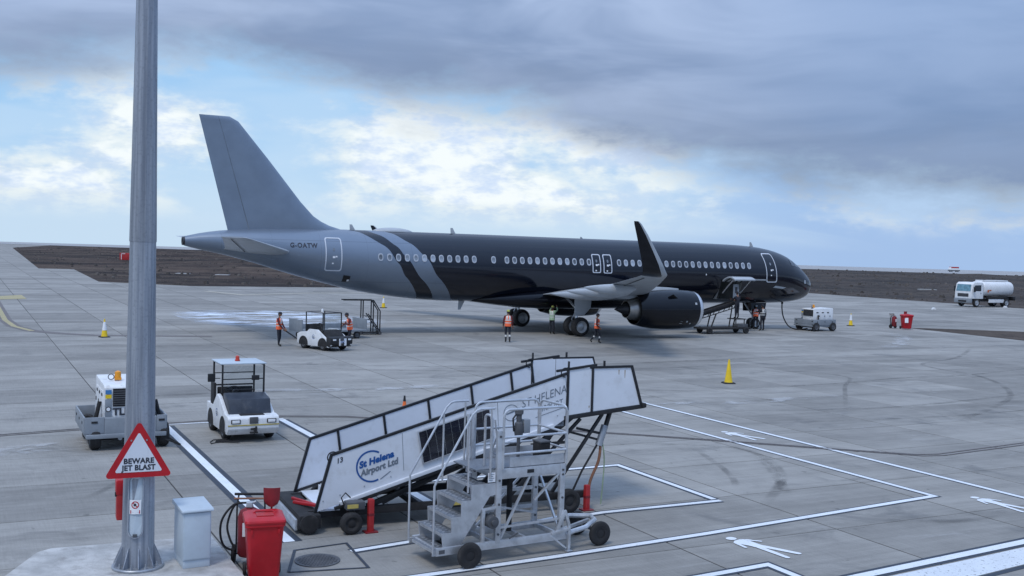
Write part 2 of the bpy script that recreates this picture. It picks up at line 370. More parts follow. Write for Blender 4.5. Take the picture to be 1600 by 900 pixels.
def paint(name, col, wear=.45, rough=.6):
    m = bpy.data.materials.new(name); m.use_nodes = True; N = NT(m.node_tree); ge = N.n('ShaderNodeNewGeometry'); ps = ge.outputs['Position']
    nz = N.noise(ps, 1.3, 6, .7); f2 = N.noise(ps, 16., 5, .7)
    c = N.mix(N.m('MULTIPLY', N.ss(nz, .35, .75), .4), col, tuple(x*.72 for x in col))
    p = N.n('ShaderNodeBsdfPrincipled'); N.put(p.inputs['Base Color'], c); p.inputs['Roughness'].default_value = rough
    t = N.n('ShaderNodeBsdfTransparent'); x = N.n('ShaderNodeMixShader')
    N.put(x.inputs[0], N.m('SUBTRACT', 1.0, N.m('MULTIPLY', N.ss(f2, .58, .66), wear))); N.put(x.inputs[1], t.outputs[0]); N.put(x.inputs[2], p.outputs[0])
    o = N.n('ShaderNodeOutputMaterial'); N.put(o.inputs[0], x.outputs[0]); MATS[name] = m
paint('line_white', (.74, .78, .82), .3); paint('line_black', (.030, .040, .058), .4); paint('line_yellow', (.40, .345, .18), .8); paint('stripe_white', (.66, .70, .74), .85)
paint('line_brown', (.145, .125, .12), .9); paint('line_faint', (.42, .39, .32), .9)
def streak(name, col, lo, hi, strength, sc=(.6, 3.0)):
    m = bpy.data.materials.new(name); m.use_nodes = True; N = NT(m.node_tree); ge = N.n('ShaderNodeNewGeometry')
    mp = N.n('ShaderNodeMapping'); N.put(mp.inputs[0], ge.outputs['Position']); mp.inputs['Rotation'].default_value = (0, 0, -GA)
    mp2 = N.n('ShaderNodeMapping'); N.put(mp2.inputs[0], mp.outputs[0]); mp2.inputs['Scale'].default_value = (sc[0], sc[1], 1)
    nz = N.noise(mp2.outputs[0], 1.0, 6, .65, .5)
    at = N.n('ShaderNodeAttribute'); at.attribute_name = 'soft'
    p = N.n('ShaderNodeBsdfPrincipled'); p.inputs['Base Color'].default_value = (*col, 1); p.inputs['Roughness'].default_value = .8
    t = N.n('ShaderNodeBsdfTransparent'); x = N.n('ShaderNodeMixShader')
    N.put(x.inputs[0], N.m('MULTIPLY', N.m('MULTIPLY', N.ss(nz, lo, hi), at.outputs['Fac']), strength)); N.put(x.inputs[1], t.outputs[0]); N.put(x.inputs[2], p.outputs[0])
    o = N.n('ShaderNodeOutputMaterial'); N.put(o.inputs[0], x.outputs[0]); MATS[name] = m; return m
streak('rubber_mark', (.045, .045, .046), .32, .74, .38, (.9, .9)); streak('pale_mark', (.55, .56, .57), .42, .6, .55, (.8, .8))
streak('pale_blue_streak', (.78, .87, 1.0), .49, .56, .95, (.30, 1.7))

# far ground: a slightly rough plateau that ends in a cliff top, the sea far below
APRON_P = [(41.55, 156.7), (-35.3, 117.6), (-47.3, 121.9), (-67.5, 164), (-72.5, 163), (-185, 394), (-224, 516), (-900, 610), (-900, 60), (-90, -60), (120, -60), (110.6, 23.4)]
def apron_d(x, y):
    """distance outside the paved area, 0 on it"""
    ins = False; dm = 1e9; k = len(APRON_P)
    for i in range(k):
        (x0, y0), (x1, y1) = APRON_P[i], APRON_P[(i+1) % k]
        if (y0 > y) != (y1 > y) and x < x0+(y-y0)*(x1-x0)/(y1-y0): ins = not ins
        dx, dy = x1-x0, y1-y0; u = max(0, min(1, ((x-x0)*dx+(y-y0)*dy)/(dx*dx+dy*dy))); dm = min(dm, math.hypot(x-x0-u*dx, y-y0-u*dy))
    return 0. if ins else dm
def field_z(x, y):
    k = max(0., min(1., (apron_d(x, y)-9)/14)); r_ = max(0., min(1., (-.165*x+483.7-14-y)/20)); k *= r_
    return -.03 + k*(.30*math.sin(x*.061+1.3*math.sin(y*.043))*math.sin(y*.083+.7) + .16*math.sin(x*.27+y*.11) + .12*math.sin(y*.37-x*.19) + .25)
xs = np.concatenate([np.arange(-1400, -320, 90.), np.arange(-320, 330, 6.), np.arange(330, 1401, 90.)]); ys = np.concatenate([np.arange(-160, 90, 50.), np.arange(90, 500, 5.), np.arange(500, 672, 24.)])
b = MB(); nx = len(xs)
b.add([(x, y, field_z(x, y)) for y in ys for x in xs], [(j*nx+i, j*nx+i+1, (j+1)*nx+i+1, (j+1)*nx+i) for j in range(len(ys)-1) for i in range(nx-1)])
o = len(b.v); ye = float(ys[-1]); b.add([(x, ye, -.03) for x in xs]+[(x, ye+60, -310) for x in xs], [(i, i+1, nx+i+1, nx+i) for i in range(nx-1)])
tag(b.build('terrain', 'dirt', smooth=60), None, kind='structure')
b = MB(); n = 96; b.add([(0, 0, -310)]+[(36000*math.sin(2*PI*i/n), 36000*math.cos(2*PI*i/n), -310) for i in range(n)], [(0, 1+i, 1+(i+1) % n) for i in range(n)])
tag(b.build('sea', 'sea', smooth=0), None, kind='structure')
def sheet(name, pts, z, m, parent=None):
    b = MB(); b.add([(p[0], p[1], z) for p in pts], [tuple(range(len(pts)))]); return b.build(name, m, parent, smooth=0)
def ew(*q): return [W(a, c) for a, c in q]
apron = sheet('apron', [W(109, 120), (-35.3, 117.6), (-47.3, 121.9), (-67.5, 164), (-72.5, 163), (-185, 394), (-224, 516), (-900, 610), (-900, 60), (-90, -60), (120, -60), W(109, -30)], -.010, 'concrete_apron')
tag(apron, None, kind='structure')
rw = sheet('runway', [(-1300, 699), (-1300, 790-128), (1300, 662), (1300, 268), (0, 483.7)], -.014, 'runway_concrete')
rw.data.clear_geometry(); rw.data.from_pydata([(-1300, 640, .02), (-700, 600, .02), (0, 484, .02), (700, 368.5, .02), (1300, 270, .02), (1300, 664, .02), (-1300, 664, .02)], [], [tuple(range(7))]); rw.data.materials.clear(); rw.data.materials.append(M('runway_concrete'))
tag(rw, None, kind='structure')
tag(sheet('dirt_ground', ew((64.6, 58.8), (63.7, 47.0), (62.6, 20), (110, 20), (108.8, 30)), .004, 'dirt'), None, kind='structure')

# cast slabs of the near apron, one object each
sm = MB(); hx, hy, c = 3.66/2-.016, 2.95/2-.013, .014
rg = lambda x, y, z: [(-x, -y, z), (x, -y, z), (x, y, z), (-x, y, z)]
sm.loft([rg(hx, hy, -.012), rg(hx, hy, -.004), rg(hx-c, hy-c, 0)], cap=False); sm.add(rg(hx-c, hy-c, 0), [(0, 1, 2, 3)])
slab0 = sm.build('slab', 'concrete_slab', apron, smooth=0); slabs = []
for i in range(-14, 22):
    for j in range(-5, 34):
        ctr = W(4.0+3.66*(i+.5), 21.0+2.95*(j+.5)); fx = [(ctr+E1*sx*1.9+E2*sy*1.5) for sx in (-1, 1) for sy in (-1, 1)]
        if any(v.y > 14 and abs(v.x) < .52*v.y+.3 and v.y*1.0 > 14.6 for v in fx): slabs.append((ctr.length, ctr))
slabs.sort(key=lambda q: q[0])
for k, (d, ctr) in enumerate(slabs[:298]):
    o = slab0 if k == 0 else slab0.copy()
    if k: COL.objects.link(o)
    o.location = ctr; o.rotation_euler = (0, 0, GA)
    dz = random.uniform(-.0012, .0008); o.location.z = dz

# painted markings (children of the apron)
def strip(name, pts, w, z, m, closed=False):
    pts = [Vector((p[0], p[1], 0)) for p in pts]; b = MB(); vs = []; k = len(pts)
    for i, p in enumerate(pts):
        d0 = (p-pts[i-1]).normalized() if i else (pts[1]-p).normalized(); d1 = (pts[i+1]-p).normalized() if i < k-1 else d0
        t = (d0+d1).normalized(); nrm = Vector((-t.y, t.x, 0)); q = w/2/max(.35, nrm.dot(Vector((-d0.y, d0.x, 0))))
        vs += [(p.x-nrm.x*q, p.y-nrm.y*q, z), (p.x+nrm.x*q, p.y+nrm.y*q, z)]
    b.add(vs, [(2*i, 2*i+2, 2*i+3, 2*i+1) for i in range(k-1)]); return b.build(name, m, apron, smooth=0)
def bline(pts, w, bw, wz=.008):
    strip('black_border', pts, w+2*bw, .004, 'line_black'); strip('white_line', pts, w, wz, 'line_white')
bline(ew((5.07, 30.4), (5.07, 21.3), (5.10, 17.95)), .20, .13)
strip('white_line', ew((4.95, 30.62), (8.45, 30.66)), .12, .009, 'line_white')
bline(ew((8.36, 30.55), (8.45, 26.3), (8.5, 17.6)), .20, .10)
bline(ew((5.9, 17.02), (7.18, 17.23), (11.4, 17.78), (14.30, 17.76)), .14, .07)
bline(ew((8.7, 21.55), (14.25, 21.65), (14.24, 17.9)), .14, .07)
bline(ew((5.6, 15.30), (8.88, 15.46), (12.3, 15.72), (19.15, 16.42), (19.14, 21.8), (19.16, 28.7), (19.16, 33.5)), .15, .05)
strip('black_border', ew((20.98, 34.5), (21.0, 21.4), (21.0, 8)), .26, .004, 'line_black'); strip('white_line', ew((20.98, 34.5), (21.0, 21.4), (21.0, 8)), .16, .008, 'line_white')
bline(ew((7.5, 13.40), (12.12, 13.74), (12.16, 10.5)), .15, .07)
bline(ew((9.0, 12.22), (13.16, 12.66), (17.7, 13.07), (26, 13.9)), .20, .09)
b = MB(); b.add([W(9, 12.05, .006), W(9, 11.25, .006), W(15.6, 11.98, .006), W(24, 12.95, .006), W(24, 13.45, .006), W(15.4, 12.62, .006)], [(0, 1, 2, 3, 4, 5)]); b.build('wide_white_stripe', 'stripe_white', apron, smooth=0)
strip('black_border', ew((9, 11.17), (15.6, 11.90), (24, 12.87)), .12, .005, 'line_black')
dr = [(-24, 27.5), (-8, 29.2), (.93, 30.2), (2.64, 30.5), (8.5, 31.1), (10.3, 30.5), (11.6, 29.5), (17.2, 25.0), (19.2, 23.25), (21.1, 21.5), (22.75, 20.05), (23.4, 19.9), (27.3, 20.3), (40, 21.6)]
strip('brown_line', [W(a, c-.10) for a, c in dr], .075, .0125, 'line_brown'); strip('brown_line', [W(a, c+.10) for a, c in dr], .075, .0125, 'line_brown')
strip('black_border', ew((2.3, 97), (2.35, 78.9), (2.38, 70.7), (2.68, 65.8), (3.43, 62.6), (4.57, 60.9), (6.3, 59.4), (12, 58)), .75, .005, 'line_brown')
strip('yellow_line', ew((2.3, 97), (2.35, 78.9), (2.38, 70.7), (2.68, 65.8), (3.43, 62.6)), .30, .009, 'line_yellow')
sheet('yellow_marking', ew((-6, 96.2), (2.6, 97.2), (4.6, 99.6), (4.72, 93.7), (2.74, 92.6), (-6, 92)), .010, 'line_yellow', apron)
strip('yellow_line', ew((21.8, 109), (23.9, 102), (31.5, 106.4), (40, 108)), .9, .006, 'line_faint')
def capsule(b, p, q, r0, r1, n=8):
    p, q = Vector((*p, 0)), Vector((*q, 0)); d = (q-p).normalized(); a0 = math.atan2(d.y, d.x); pts = []
    for i in range(n+1): t = a0+PI/2+PI*i/n; pts.append((p.x+r0*math.cos(t), p.y+r0*math.sin(t)))
    for i in range(n+1): t = a0-PI/2+PI*i/n; pts.append((q.x+r1*math.cos(t), q.y+r1*math.sin(t)))
    return pts
for k, (c1, c2, f1, f2) in enumerate(((19.9, 24.75, 20.1, 23.3), (19.90, 16.05, 19.95, 14.65), (12.55, 15.35, 12.9, 13.95))):
    h = W(c1, c2); f = W(f1, f2); L = (f-h).length; t = (f-h).normalized(); nr = Vector((t.y, -t.x, 0)); b = MB()
    def put(pts): b.add([h + t*(u*L) + nr*(v*L) + Vector((0, 0, .0105)) for u, v in pts], [tuple(range(len(pts)))])
    put([(.06+.065*math.cos(2*PI*i/14), .075*math.sin(2*PI*i/14)) for i in range(14)])
    put([(.15, -.055), (.17, -.10), (.22, -.12), (.42, -.075), (.53, -.07), (.56, .0), (.53, .075), (.40, .085), (.24, .13), (.18, .11), (.15, .05)])
    put(capsule(b, (.53, .04), (.98, .13), .045, .035)); put(capsule(b, (.53, -.035), (.96, -.13), .05, .04))
    put(capsule(b, (.22, .12), (.42, .19), .028, .022)); put(capsule(b, (.22, -.11), (.36, -.20), .028, .022))
    for i, q in enumerate(b.v): b.v[i] = (q[0], q[1], q[2]+i*.00003)
    b.build('walking_figure_marking', 'line_white', apron, smooth=0, recalc=False)
# manhole with its square frame
sq = [(4.62, 16.28), (5.04, 17.42), (5.98, 17.52), (5.86, 16.05), (4.62, 16.28)]
strip('joint_seal', [W(*q) for q in sq], .05, .011, 'line_black')
b = MB(); mc = W(5.22, 16.72)
b.lathe([(0, .37), (.016, .37), (.020, .355), (.012, .335), (.012, .001)], (0, 0, 0), 'z', 32, cap=False)
mh = b.build('manhole_cover', 'dark_grey', apron, loc=mc)
b = MB()
for i in range(-6, 7):
    for j in range(-6, 7):
        if math.hypot(i, j) < 6.2: b.box((i*.05, j*.05, .0155), (.03, .03, .008), rz=.78)
tag(b.build('stud', 'dark_grey', mh, smooth=0), None, kind='stuff')
# tyre marks, pale scuffs
def soft_strip(name, pts, w, z, m, n=6):
    pts = [Vector((p[0], p[1], 0)) for p in pts]; pp = []
    for i in range(len(pts)-1):
        p0, p1, p2, p3 = pts[max(i-1, 0)], pts[i], pts[i+1], pts[min(i+2, len(pts)-1)]
        for k in range(n):
            t = k/n; pp.append(.5*((2*p1)+(p2-p0)*t+(2*p0-5*p1+4*p2-p3)*t*t+(3*p1-p0-3*p2+p3)*t**3))
    pp.append(pts[-1]); b = MB(); soft = []; k = len(pp)
    for i, p in enumerate(pp):
        t = (pp[min(i+1, k-1)]-pp[max(i-1, 0)]).normalized(); nr = Vector((-t.y, t.x, 0)); e = min(1, i/4, (k-1-i)/4)
        for q, sf in ((-1, 0), (-.5, 1), (.5, 1), (1, 0)): v = p+nr*w/2*q; b.v.append((v.x, v.y, z)); soft.append(sf*e)
    for i in range(k-1):
        for q in range(3): b.f.append((4*i+q, 4*i+4+q, 4*i+5+q, 4*i+1+q)); b.mi.append(0)
    o = b.build(name, m, apron, smooth=0, recalc=False); at = o.data.attributes.new('soft', 'FLOAT', 'POINT'); at.data.foreach_set('value', soft); return o
TM = [[(25, 36), (33, 37), (34.5, 34.6), (31.7, 31.8), (27, 27)], [(56, 45.5), (48, 40), (42.6, 37.6), (41, 32.7), (36.3, 27.7), (29, 24)], [(26, 32.5), (32, 32.8), (37, 33.6), (42, 33.8), (55, 37)],
      [(16, 24), (18.6, 22.5), (17.5, 19.5), (14.8, 17.0)], [(17.5, 23), (16.3, 20), (15.4, 18.6)], [(18.5, 21.5), (17.3, 19.5), (16, 17.6)], [(10, 44), (20, 40), (30, 39.5), (45, 41)], [(9, 46), (19, 42), (30, 41.6), (44, 43)],
      [(2, 22), (3.4, 24.6), (4.2, 29), (3.8, 36)], [(22, 28), (30, 27), (42, 29)], [(22, 25.5), (31, 24.8), (41, 26)], [(16.3, 15.2), (18, 14.6), (19.7, 14.9)], [(-3, 33), (8, 34.5), (18, 33), (27, 29.5)], [(-3, 35), (8, 36.4), (18, 35), (28, 31)]]
for k, q in enumerate(TM): soft_strip('tyre_mark', [W(*p) for p in q], (.22, .30)[k % 2], .0135+.0004*k, 'rubber_mark')
for k, q in enumerate([[(47.5, 45), (52.5, 48), (57, 52.3), (57.6, 54)], [(19, 31), (24, 29.5), (30, 30)], [(0, 27.5), (2.5, 28.2), (4.5, 27.4)], [(8, 37), (14, 36), (22, 37.5)]]): soft_strip('pale_scuff', [W(*p) for p in q], (1.3, .9)[k % 2], .0195+.0004*k, 'pale_mark')
# patch of bluish-white streaks laid over the apron behind the aircraft
b = MB(); soft = []; NX, NY = 40, 26; e0, e3, f0, f3 = 12.8, 27, 60.5, 81
for j in range(NY+1):
    for i in range(NX+1):
        u, v = i/NX, j/NY; b.v.append(tuple(W(e0+(e3-e0)*u, f0+(f3-f0)*v, .012))); 
        uu = (u-.42)/.50; vv = (v-.52-.10*(.5-u))/(.44); soft.append(max(0, min(1, 1.7*(1-uu*uu-vv*vv))))
for j in range(NY):
    for i in range(NX): q = j*(NX+1)+i; b.f.append((q, q+1, q+NX+2, q+NX+1)); b.mi.append(0)
o = b.build('pale_blue_patch', 'pale_blue_streak', None, smooth=0, recalc=False); o.data.attributes.new('soft', 'FLOAT', 'POINT').data.foreach_set('value', soft)
tag(o, None, kind='stuff')
# pale pads lying in the field
for k, (x, y, wx, wy, lb) in enumerate(((-49.5, 160, 2.0, 1.4, 'pale concrete pad in the brown field, left of the pair under the tail'), (-44.0, 161.9, 2.0, 1.4, 'pale concrete pad in the brown field, right of the pair under the tail'), (69.3, 178, 2.8, 1.2, 'pale concrete pad in the field left of the fuel truck'))):
    b = MB(); b.box((0, 0, -.02), (wx, wy, .8)); b.box((0, 0, .39), (wx*.8, wy*.6, .03))
    tag(b.build('concrete_pad', 'runway_concrete', None, bevel=.03, loc=(x, y, field_z(x, y)-.28)), lb, 'pad', 'pads in the field')

# loose stones strewn over the rough field
b = MB(); rs_ = random.Random(3)
for k in range(3600):
    y = 118+(rs_.random()**1.6)*330; x = rs_.uniform(-.52, .52)*y
    if apron_d(x, y) < 1.2 or y > -.165*x+470: continue
    r_ = (.07+.28*rs_.random()**3)*(1+y/500); z = field_z(x, y); n0 = len(b.v)
    vs = [(x+r_*rs_.uniform(.7, 1.3)*math.cos(q+k), y+r_*rs_.uniform(.7, 1.3)*math.sin(q+k), z-.1) for q in (0, 1.26, 2.51, 3.77, 5.03)]; vs += [(x+.55*(v[0]-x), y+.55*(v[1]-y), z+r_*rs_.uniform(.5, .95)) for v in vs]
    b.add(vs, [(0, 1, 6, 5), (1, 2, 7, 6), (2, 3, 8, 7), (3, 4, 9, 8), (4, 0, 5, 9), (5, 6, 7, 8, 9)])
mat('stone', (.075, .066, .06), .95, var=.5, scale=.4)
tag(b.build('field_rocks', 'stone', None, smooth=0), None, kind='stuff')
# ================================================================== AIRCRAFT  (local x forward from the nose tip, y left, z up; a = metres aft of the nose, l = metres to the right)
def pchip(P):
    x = [p[0] for p in P]; y = [p[1] for p in P]; n = len(x); h = [x[i+1]-x[i] for i in range(n-1)]; d = [(y[i+1]-y[i])/h[i] for i in range(n-1)]; m = [0]*n
    m[0], m[-1] = d[0], d[-1]
    for i in range(1, n-1):
        if d[i-1]*d[i] > 0: w1, w2 = 2*h[i]+h[i-1], h[i]+2*h[i-1]; m[i] = (w1+w2)/(w1/d[i-1]+w2/d[i])
    def f(t):
        t = min(max(t, x[0]), x[-1]); i = 0
        while i < n-2 and t > x[i+1]: i += 1
        s_ = (t-x[i])/h[i]; return (2*s_**3-3*s_**2+1)*y[i]+(s_**3-2*s_**2+s_)*h[i]*m[i]+(-2*s_**3+3*s_**2)*y[i+1]+(s_**3-s_**2)*h[i]*m[i+1]
    return f
TOP = pchip([(0, 3.13), (.06, 3.32), (.2, 3.52), (.56, 3.90), (1.0, 4.24), (1.51, 4.60), (2.1, 4.95), (2.74, 5.27), (3.4, 5.48), (3.94, 5.61), (5.41, 5.81), (6.85, 5.89), (9.6, 5.94), (20, 5.97), (29, 6.0), (35, 6.0), (38, 5.95), (40.6, 5.86), (42.4, 5.73), (43.6, 5.55), (44.5, 5.34)])
BOT = pchip([(0, 3.08), (.06, 2.86), (.2, 2.62), (.45, 2.36), (.77, 2.18), (1.3, 2.04), (1.97, 1.94), (3.76, 1.84), (6.66, 1.81), (9, 1.81), (26, 1.87), (28.8, 1.89), (30.5, 1.96), (32.2, 2.11), (34.6, 2.43), (36.9, 2.93), (38.8, 3.41), (40.6, 3.93), (42.4, 4.38), (44.1, 4.72), (44.5, 4.82)])
HW = pchip([(0, .02), (.06, .24), (.2, .44), (.5, .73), (1, 1.03), (1.6, 1.28), (2.2, 1.47), (3, 1.68), (4, 1.83), (5, 1.92), (6.5, 1.97), (9, 1.975), (30, 1.975), (32, 1.95), (34.6, 1.80), (36.9, 1.58), (38.8, 1.32), (40.6, 1.0), (42.4, .68), (44.1, .34), (44.5, .27)])
def ring_z(a): t, c = TOP(a), BOT(a); return (t+c)/2, (t-c)/2
def surf(a, z, off=.008, side=1):
    zc, hh = ring_z(a); q = max(-.999, min(.999, (z-zc)/hh)); l = HW(a)*math.sqrt(1-q*q)
    n = Vector((0, l/HW(a)**2, (z-zc)/hh**2)).normalized(); return Vector((-a, -side*(l+n.y*off), z+n.z*off))
def livery():
    m = bpy.data.materials.new('livery_paint'); m.use_nodes = True; N = NT(m.node_tree)
    tc = N.n('ShaderNodeTexCoord'); q = N.n('ShaderNodeSeparateXYZ'); N.put(q.inputs[0], tc.outputs['Object'])
    a = N.m('MULTIPLY', q.outputs[0], -1.0); t = N.m('DIVIDE', N.m('SUBTRACT', q.outputs[2], 1.95), 4.0)
    def edge_(P_): return N.m('GREATER_THAN', a, N.ramp(q.outputs[2], P_, 25, 40, 'CARDINAL'))
    s1 = edge_([(1.7, 30.80), (2.04, 31.13), (3.28, 32.22), (4.17, 32.87), (5.13, 33.62), (5.86, 34.82), (6.1, 35.6)]); s2 = edge_([(1.7, 29.80), (2.06, 30.15), (3.22, 31.3), (4.44, 32.27), (5.15, 32.91), (5.72, 33.66), (6.1, 34.5)])
    s3 = edge_([(1.7, 28.65), (2.07, 29.04), (3.31, 30.24), (4.52, 31.12), (5.31, 31.97), (5.85, 32.83), (6.1, 33.4)])
    silver = N.m('ADD', s1, N.m('MULTIPLY', s3, N.m('SUBTRACT', 1.0, s2)), clamp=True)
    nz = N.noise(tc.outputs['Object'], .8, 5, .6); n2 = N.noise(tc.outputs['Object'], 6., 4, .6)
    sc = N.mix(nz, (.170, .212, .275), (.215, .262, .325)); kc = N.mix(n2, (.0022, .004, .011), (.0035, .006, .014))
    c = N.mix(silver, kc, sc)
    # faint skin joints
    ja = N.m('ABSOLUTE', N.m('SUBTRACT', N.m('FRACT', N.m('DIVIDE', a, 2.665)), .5)); j = N.m('MULTIPLY', N.ss(ja, .4965, .4985), .35); c = N.mix(j, c, (.03, .035, .045))
    zz = q.outputs[2]; lj = N.m('MAXIMUM', N.ss(N.m('ABSOLUTE', N.m('SUBTRACT', zz, 5.30)), .022, .008), N.ss(N.m('ABSOLUTE', N.m('SUBTRACT', zz, 3.02)), .022, .008)); c = N.mix(N.m('MULTIPLY', lj, .3), c, (.03, .035, .045))
    p = N.n('ShaderNodeBsdfPrincipled'); N.put(p.inputs['Base Color'], c); N.put(p.inputs['Metallic'], N.m('MULTIPLY', silver, .45))
    N.put(p.inputs['Roughness'], N.m('ADD', N.m('ADD', .12, N.m('MULTIPLY', silver, .24)), N.m('MULTIPLY', n2, .04)))
    N.put(p.inputs['Coat Weight'], N.m('MULTIPLY', silver, .2)); p.inputs['Coat Roughness'].default_value = .12; p.inputs['Specular IOR Level'].default_value = .5; p.inputs['IOR'].default_value = 1.58
    bp = N.n('ShaderNodeBump'); bp.inputs['Strength'].default_value = .12; bp.inputs['Distance'].default_value = .02
    wv = N.noise(N.vec(N.m('MULTIPLY', a, .5), N.m('MULTIPLY', q.outputs[2], 3.0), 0.), 1.0, 0, .5); N.put(bp.inputs['Height'], wv); N.put(p.inputs['Normal'], bp.outputs[0])
    o = N.n('ShaderNodeOutputMaterial'); N.put(o.inputs[0], p.outputs[0]); MATS['livery'] = m
livery()
AC = thing('passenger_jet', 'long twin-engined passenger jet, black in front and silver at the tail', 'airplane', (21.730, 78.138, 0), GA)
# fuselage
N_R = 64; ST = [0, .03, .08, .15, .25, .4, .55, .75, 1.0, 1.3, 1.6, 1.95, 2.3, 2.7, 3.1, 3.6, 4.2, 5, 5.8, 6.8, 7.75, 9.55] + list(np.arange(11, 29.1, 2)) + list(np.arange(30, 44.4, .55)) + [44.5]
b = MB(); rings = []
for a in ST:
    zc, hh = ring_z(a); rings.append([(-a, -HW(a)*math.cos(2*PI*j/N_R), zc+hh*math.sin(2*PI*j/N_R)) for j in range(N_R)])
n = N_R
for r_ in rings: b.v += r_
for i in range(len(ST)-1):
    for j in range(n):
        if ST[i] > 7.7 and ST[i+1] < 9.6 and (54 <= j <= 61): continue     # front cargo door opening
        b.f.append((i*n+j, i*n+(j+1) % n, (i+1)*n+(j+1) % n, (i+1)*n+j)); b.mi.append(0)
b.f.append(tuple(range(n))); b.mi.append(0); b.f.append(tuple((len(ST)-1)*n+j for j in range(n))); b.mi.append(0)
fus = b.build('fuselage', 'livery', AC, smooth=60)
b = MB(); b.lathe([(-44.44, .245), (-44.62, .23), (-44.62, .17), (-44.3, .15)], (0, 0, 5.08), 'x', 24); b.build('exhaust', 'ac_dark_metal', fus)
# cargo hold seen through the open door
b = MB(); x0, x1, y0, y1, z0, z1 = -9.57, -7.73, -1.93, .6, 2.16, 3.42
b.add([(x0, y0+.45, z0), (x1, y0+.45, z0), (x1, y1, z0), (x0, y1, z0), (x0, y0, z1), (x1, y0, z1), (x1, y1, z1), (x0, y1, z1)], [(0, 1, 2, 3), (4, 7, 6, 5), (2, 6, 7, 3), (1, 5, 6, 2), (0, 3, 7, 4)])
b.build('cargo_hold', 'hold', AC, smooth=0, recalc=False)
b = MB(); rg = []
for k in range(9):
    t = k/8; ang = R(-8+42*t); rg.append((-1.98-1.32*t-.02, 3.47+.26*math.sin(PI*t*.9)+.03*t))
for x in (-9.5, -7.8): pass
b.loft([[(-9.52, y, z), (-7.78, y, z), (-7.78, y+.02, z-.10), (-9.52, y+.02, z-.10)] for y, z in rg]); cd = b.build('cargo_door', ['ac_grey'], AC, bevel=.015)
b = MB()
for x in (-9.3, -8.85, -8.4, -7.98): b.loft([[(x-.03, y, z-.10), (x+.03, y, z-.10), (x+.03, y, z-.17), (x-.03, y, z-.17)] for y, z in rg])
b.build('door_rib', 'ac_dark_metal', cd)
for x in (-7.9, -9.4): b = MB(); b.bar((x, -1.9, 2.6), (x, -3.0, 3.55), .06); b.build('door_strut', 'ac_lip', cd)
b = MB(); b.add([(-7.735, -1.62, 2.2), (-7.735, -1.9, 3.4), (-7.735, -.9, 3.4), (-7.735, -.7, 2.2)], [(0, 1, 2, 3)]); 
b = MB(); b.box((-8.02, -1.62, 2.72), (.5, .04, .95)); pn = b.build('hold_liner', 'ac_grey', AC, bevel=.02); b = MB(); b.box((-8.02, -1.645, 2.80), (.20, .015, .42)); b.build('liner_panel', 'dark_grey', pn)
# belly fairing
b = MB(); rings = []
for a, hw_, zt, zb in ((13.6, .3, 2.2, 1.86), (14.4, 1.3, 2.35, 1.72), (15.4, 1.85, 2.6, 1.55), (17, 2.10, 2.75, 1.46), (20, 2.14, 2.8, 1.44), (23, 2.12, 2.75, 1.46), (24.6, 1.9, 2.6, 1.54), (26, 1.45, 2.4, 1.68), (27.4, .6, 2.15, 1.86)):
    zc, hh = (zt+zb)/2, (zt-zb)/2; rings.append([(-a, hw_*math.copysign(abs(math.cos(t))**.7, math.cos(t)), zc+hh*math.copysign(abs(math.sin(t))**.7, math.sin(t))) for t in [2*PI*j/36 for j in range(36)]])
b.loft(rings); b.build('belly_fairing', 'ac_black', AC, smooth=60)
# windows
WA = [33.91-.533*k for k in range(12)] + [26.76] + [25.86-.5285*k for k in range(12)] + [17.79-.525*k for k in range(4)] + [15.69, 15.16, 14.63] + [14.09-.531*k for k in range(14)]
def oval(w, h, n=20): return [(w*math.copysign(abs(math.cos(t))**.8, math.cos(t)), h*math.copysign(abs(math.sin(t))**.8, math.sin(t))) for t in [2*PI*i/n for i in range(n)]]
w0 = p0 = None
for a in WA:
    p = surf(a, 4.47, 0); zc, hh = ring_z(a); nrm = Vector((0, p.y/HW(a)**2, (4.47-zc)/hh**2)).normalized()
    if w0 is None:
        b = MB(); lo = lambda s_, d: [Vector((u, -d, v)) for u, v in oval(.155*s_, .225*s_)]
        b.loft([lo(1.0, -.03), lo(1.0, .012), lo(.90, .022), lo(.70, .018), lo(.66, .004)], cap=False); w0 = b.build('window', 'window_ring', AC, smooth=50)
        b = MB(); vs = [Vector((u, -.006, v)) for u, v in oval(.155*.68, .225*.68)]; b.add(vs, [tuple(range(len(vs)))]); p0 = b.build('pane', 'pane', w0, smooth=0); o, q = w0, p0
    else:
        o = w0.copy(); COL.objects.link(o); q = p0.copy(); COL.objects.link(q); q.parent = o
    o.location = p; o.rotation_euler = (-math.asin(nrm.z), 0, 0)
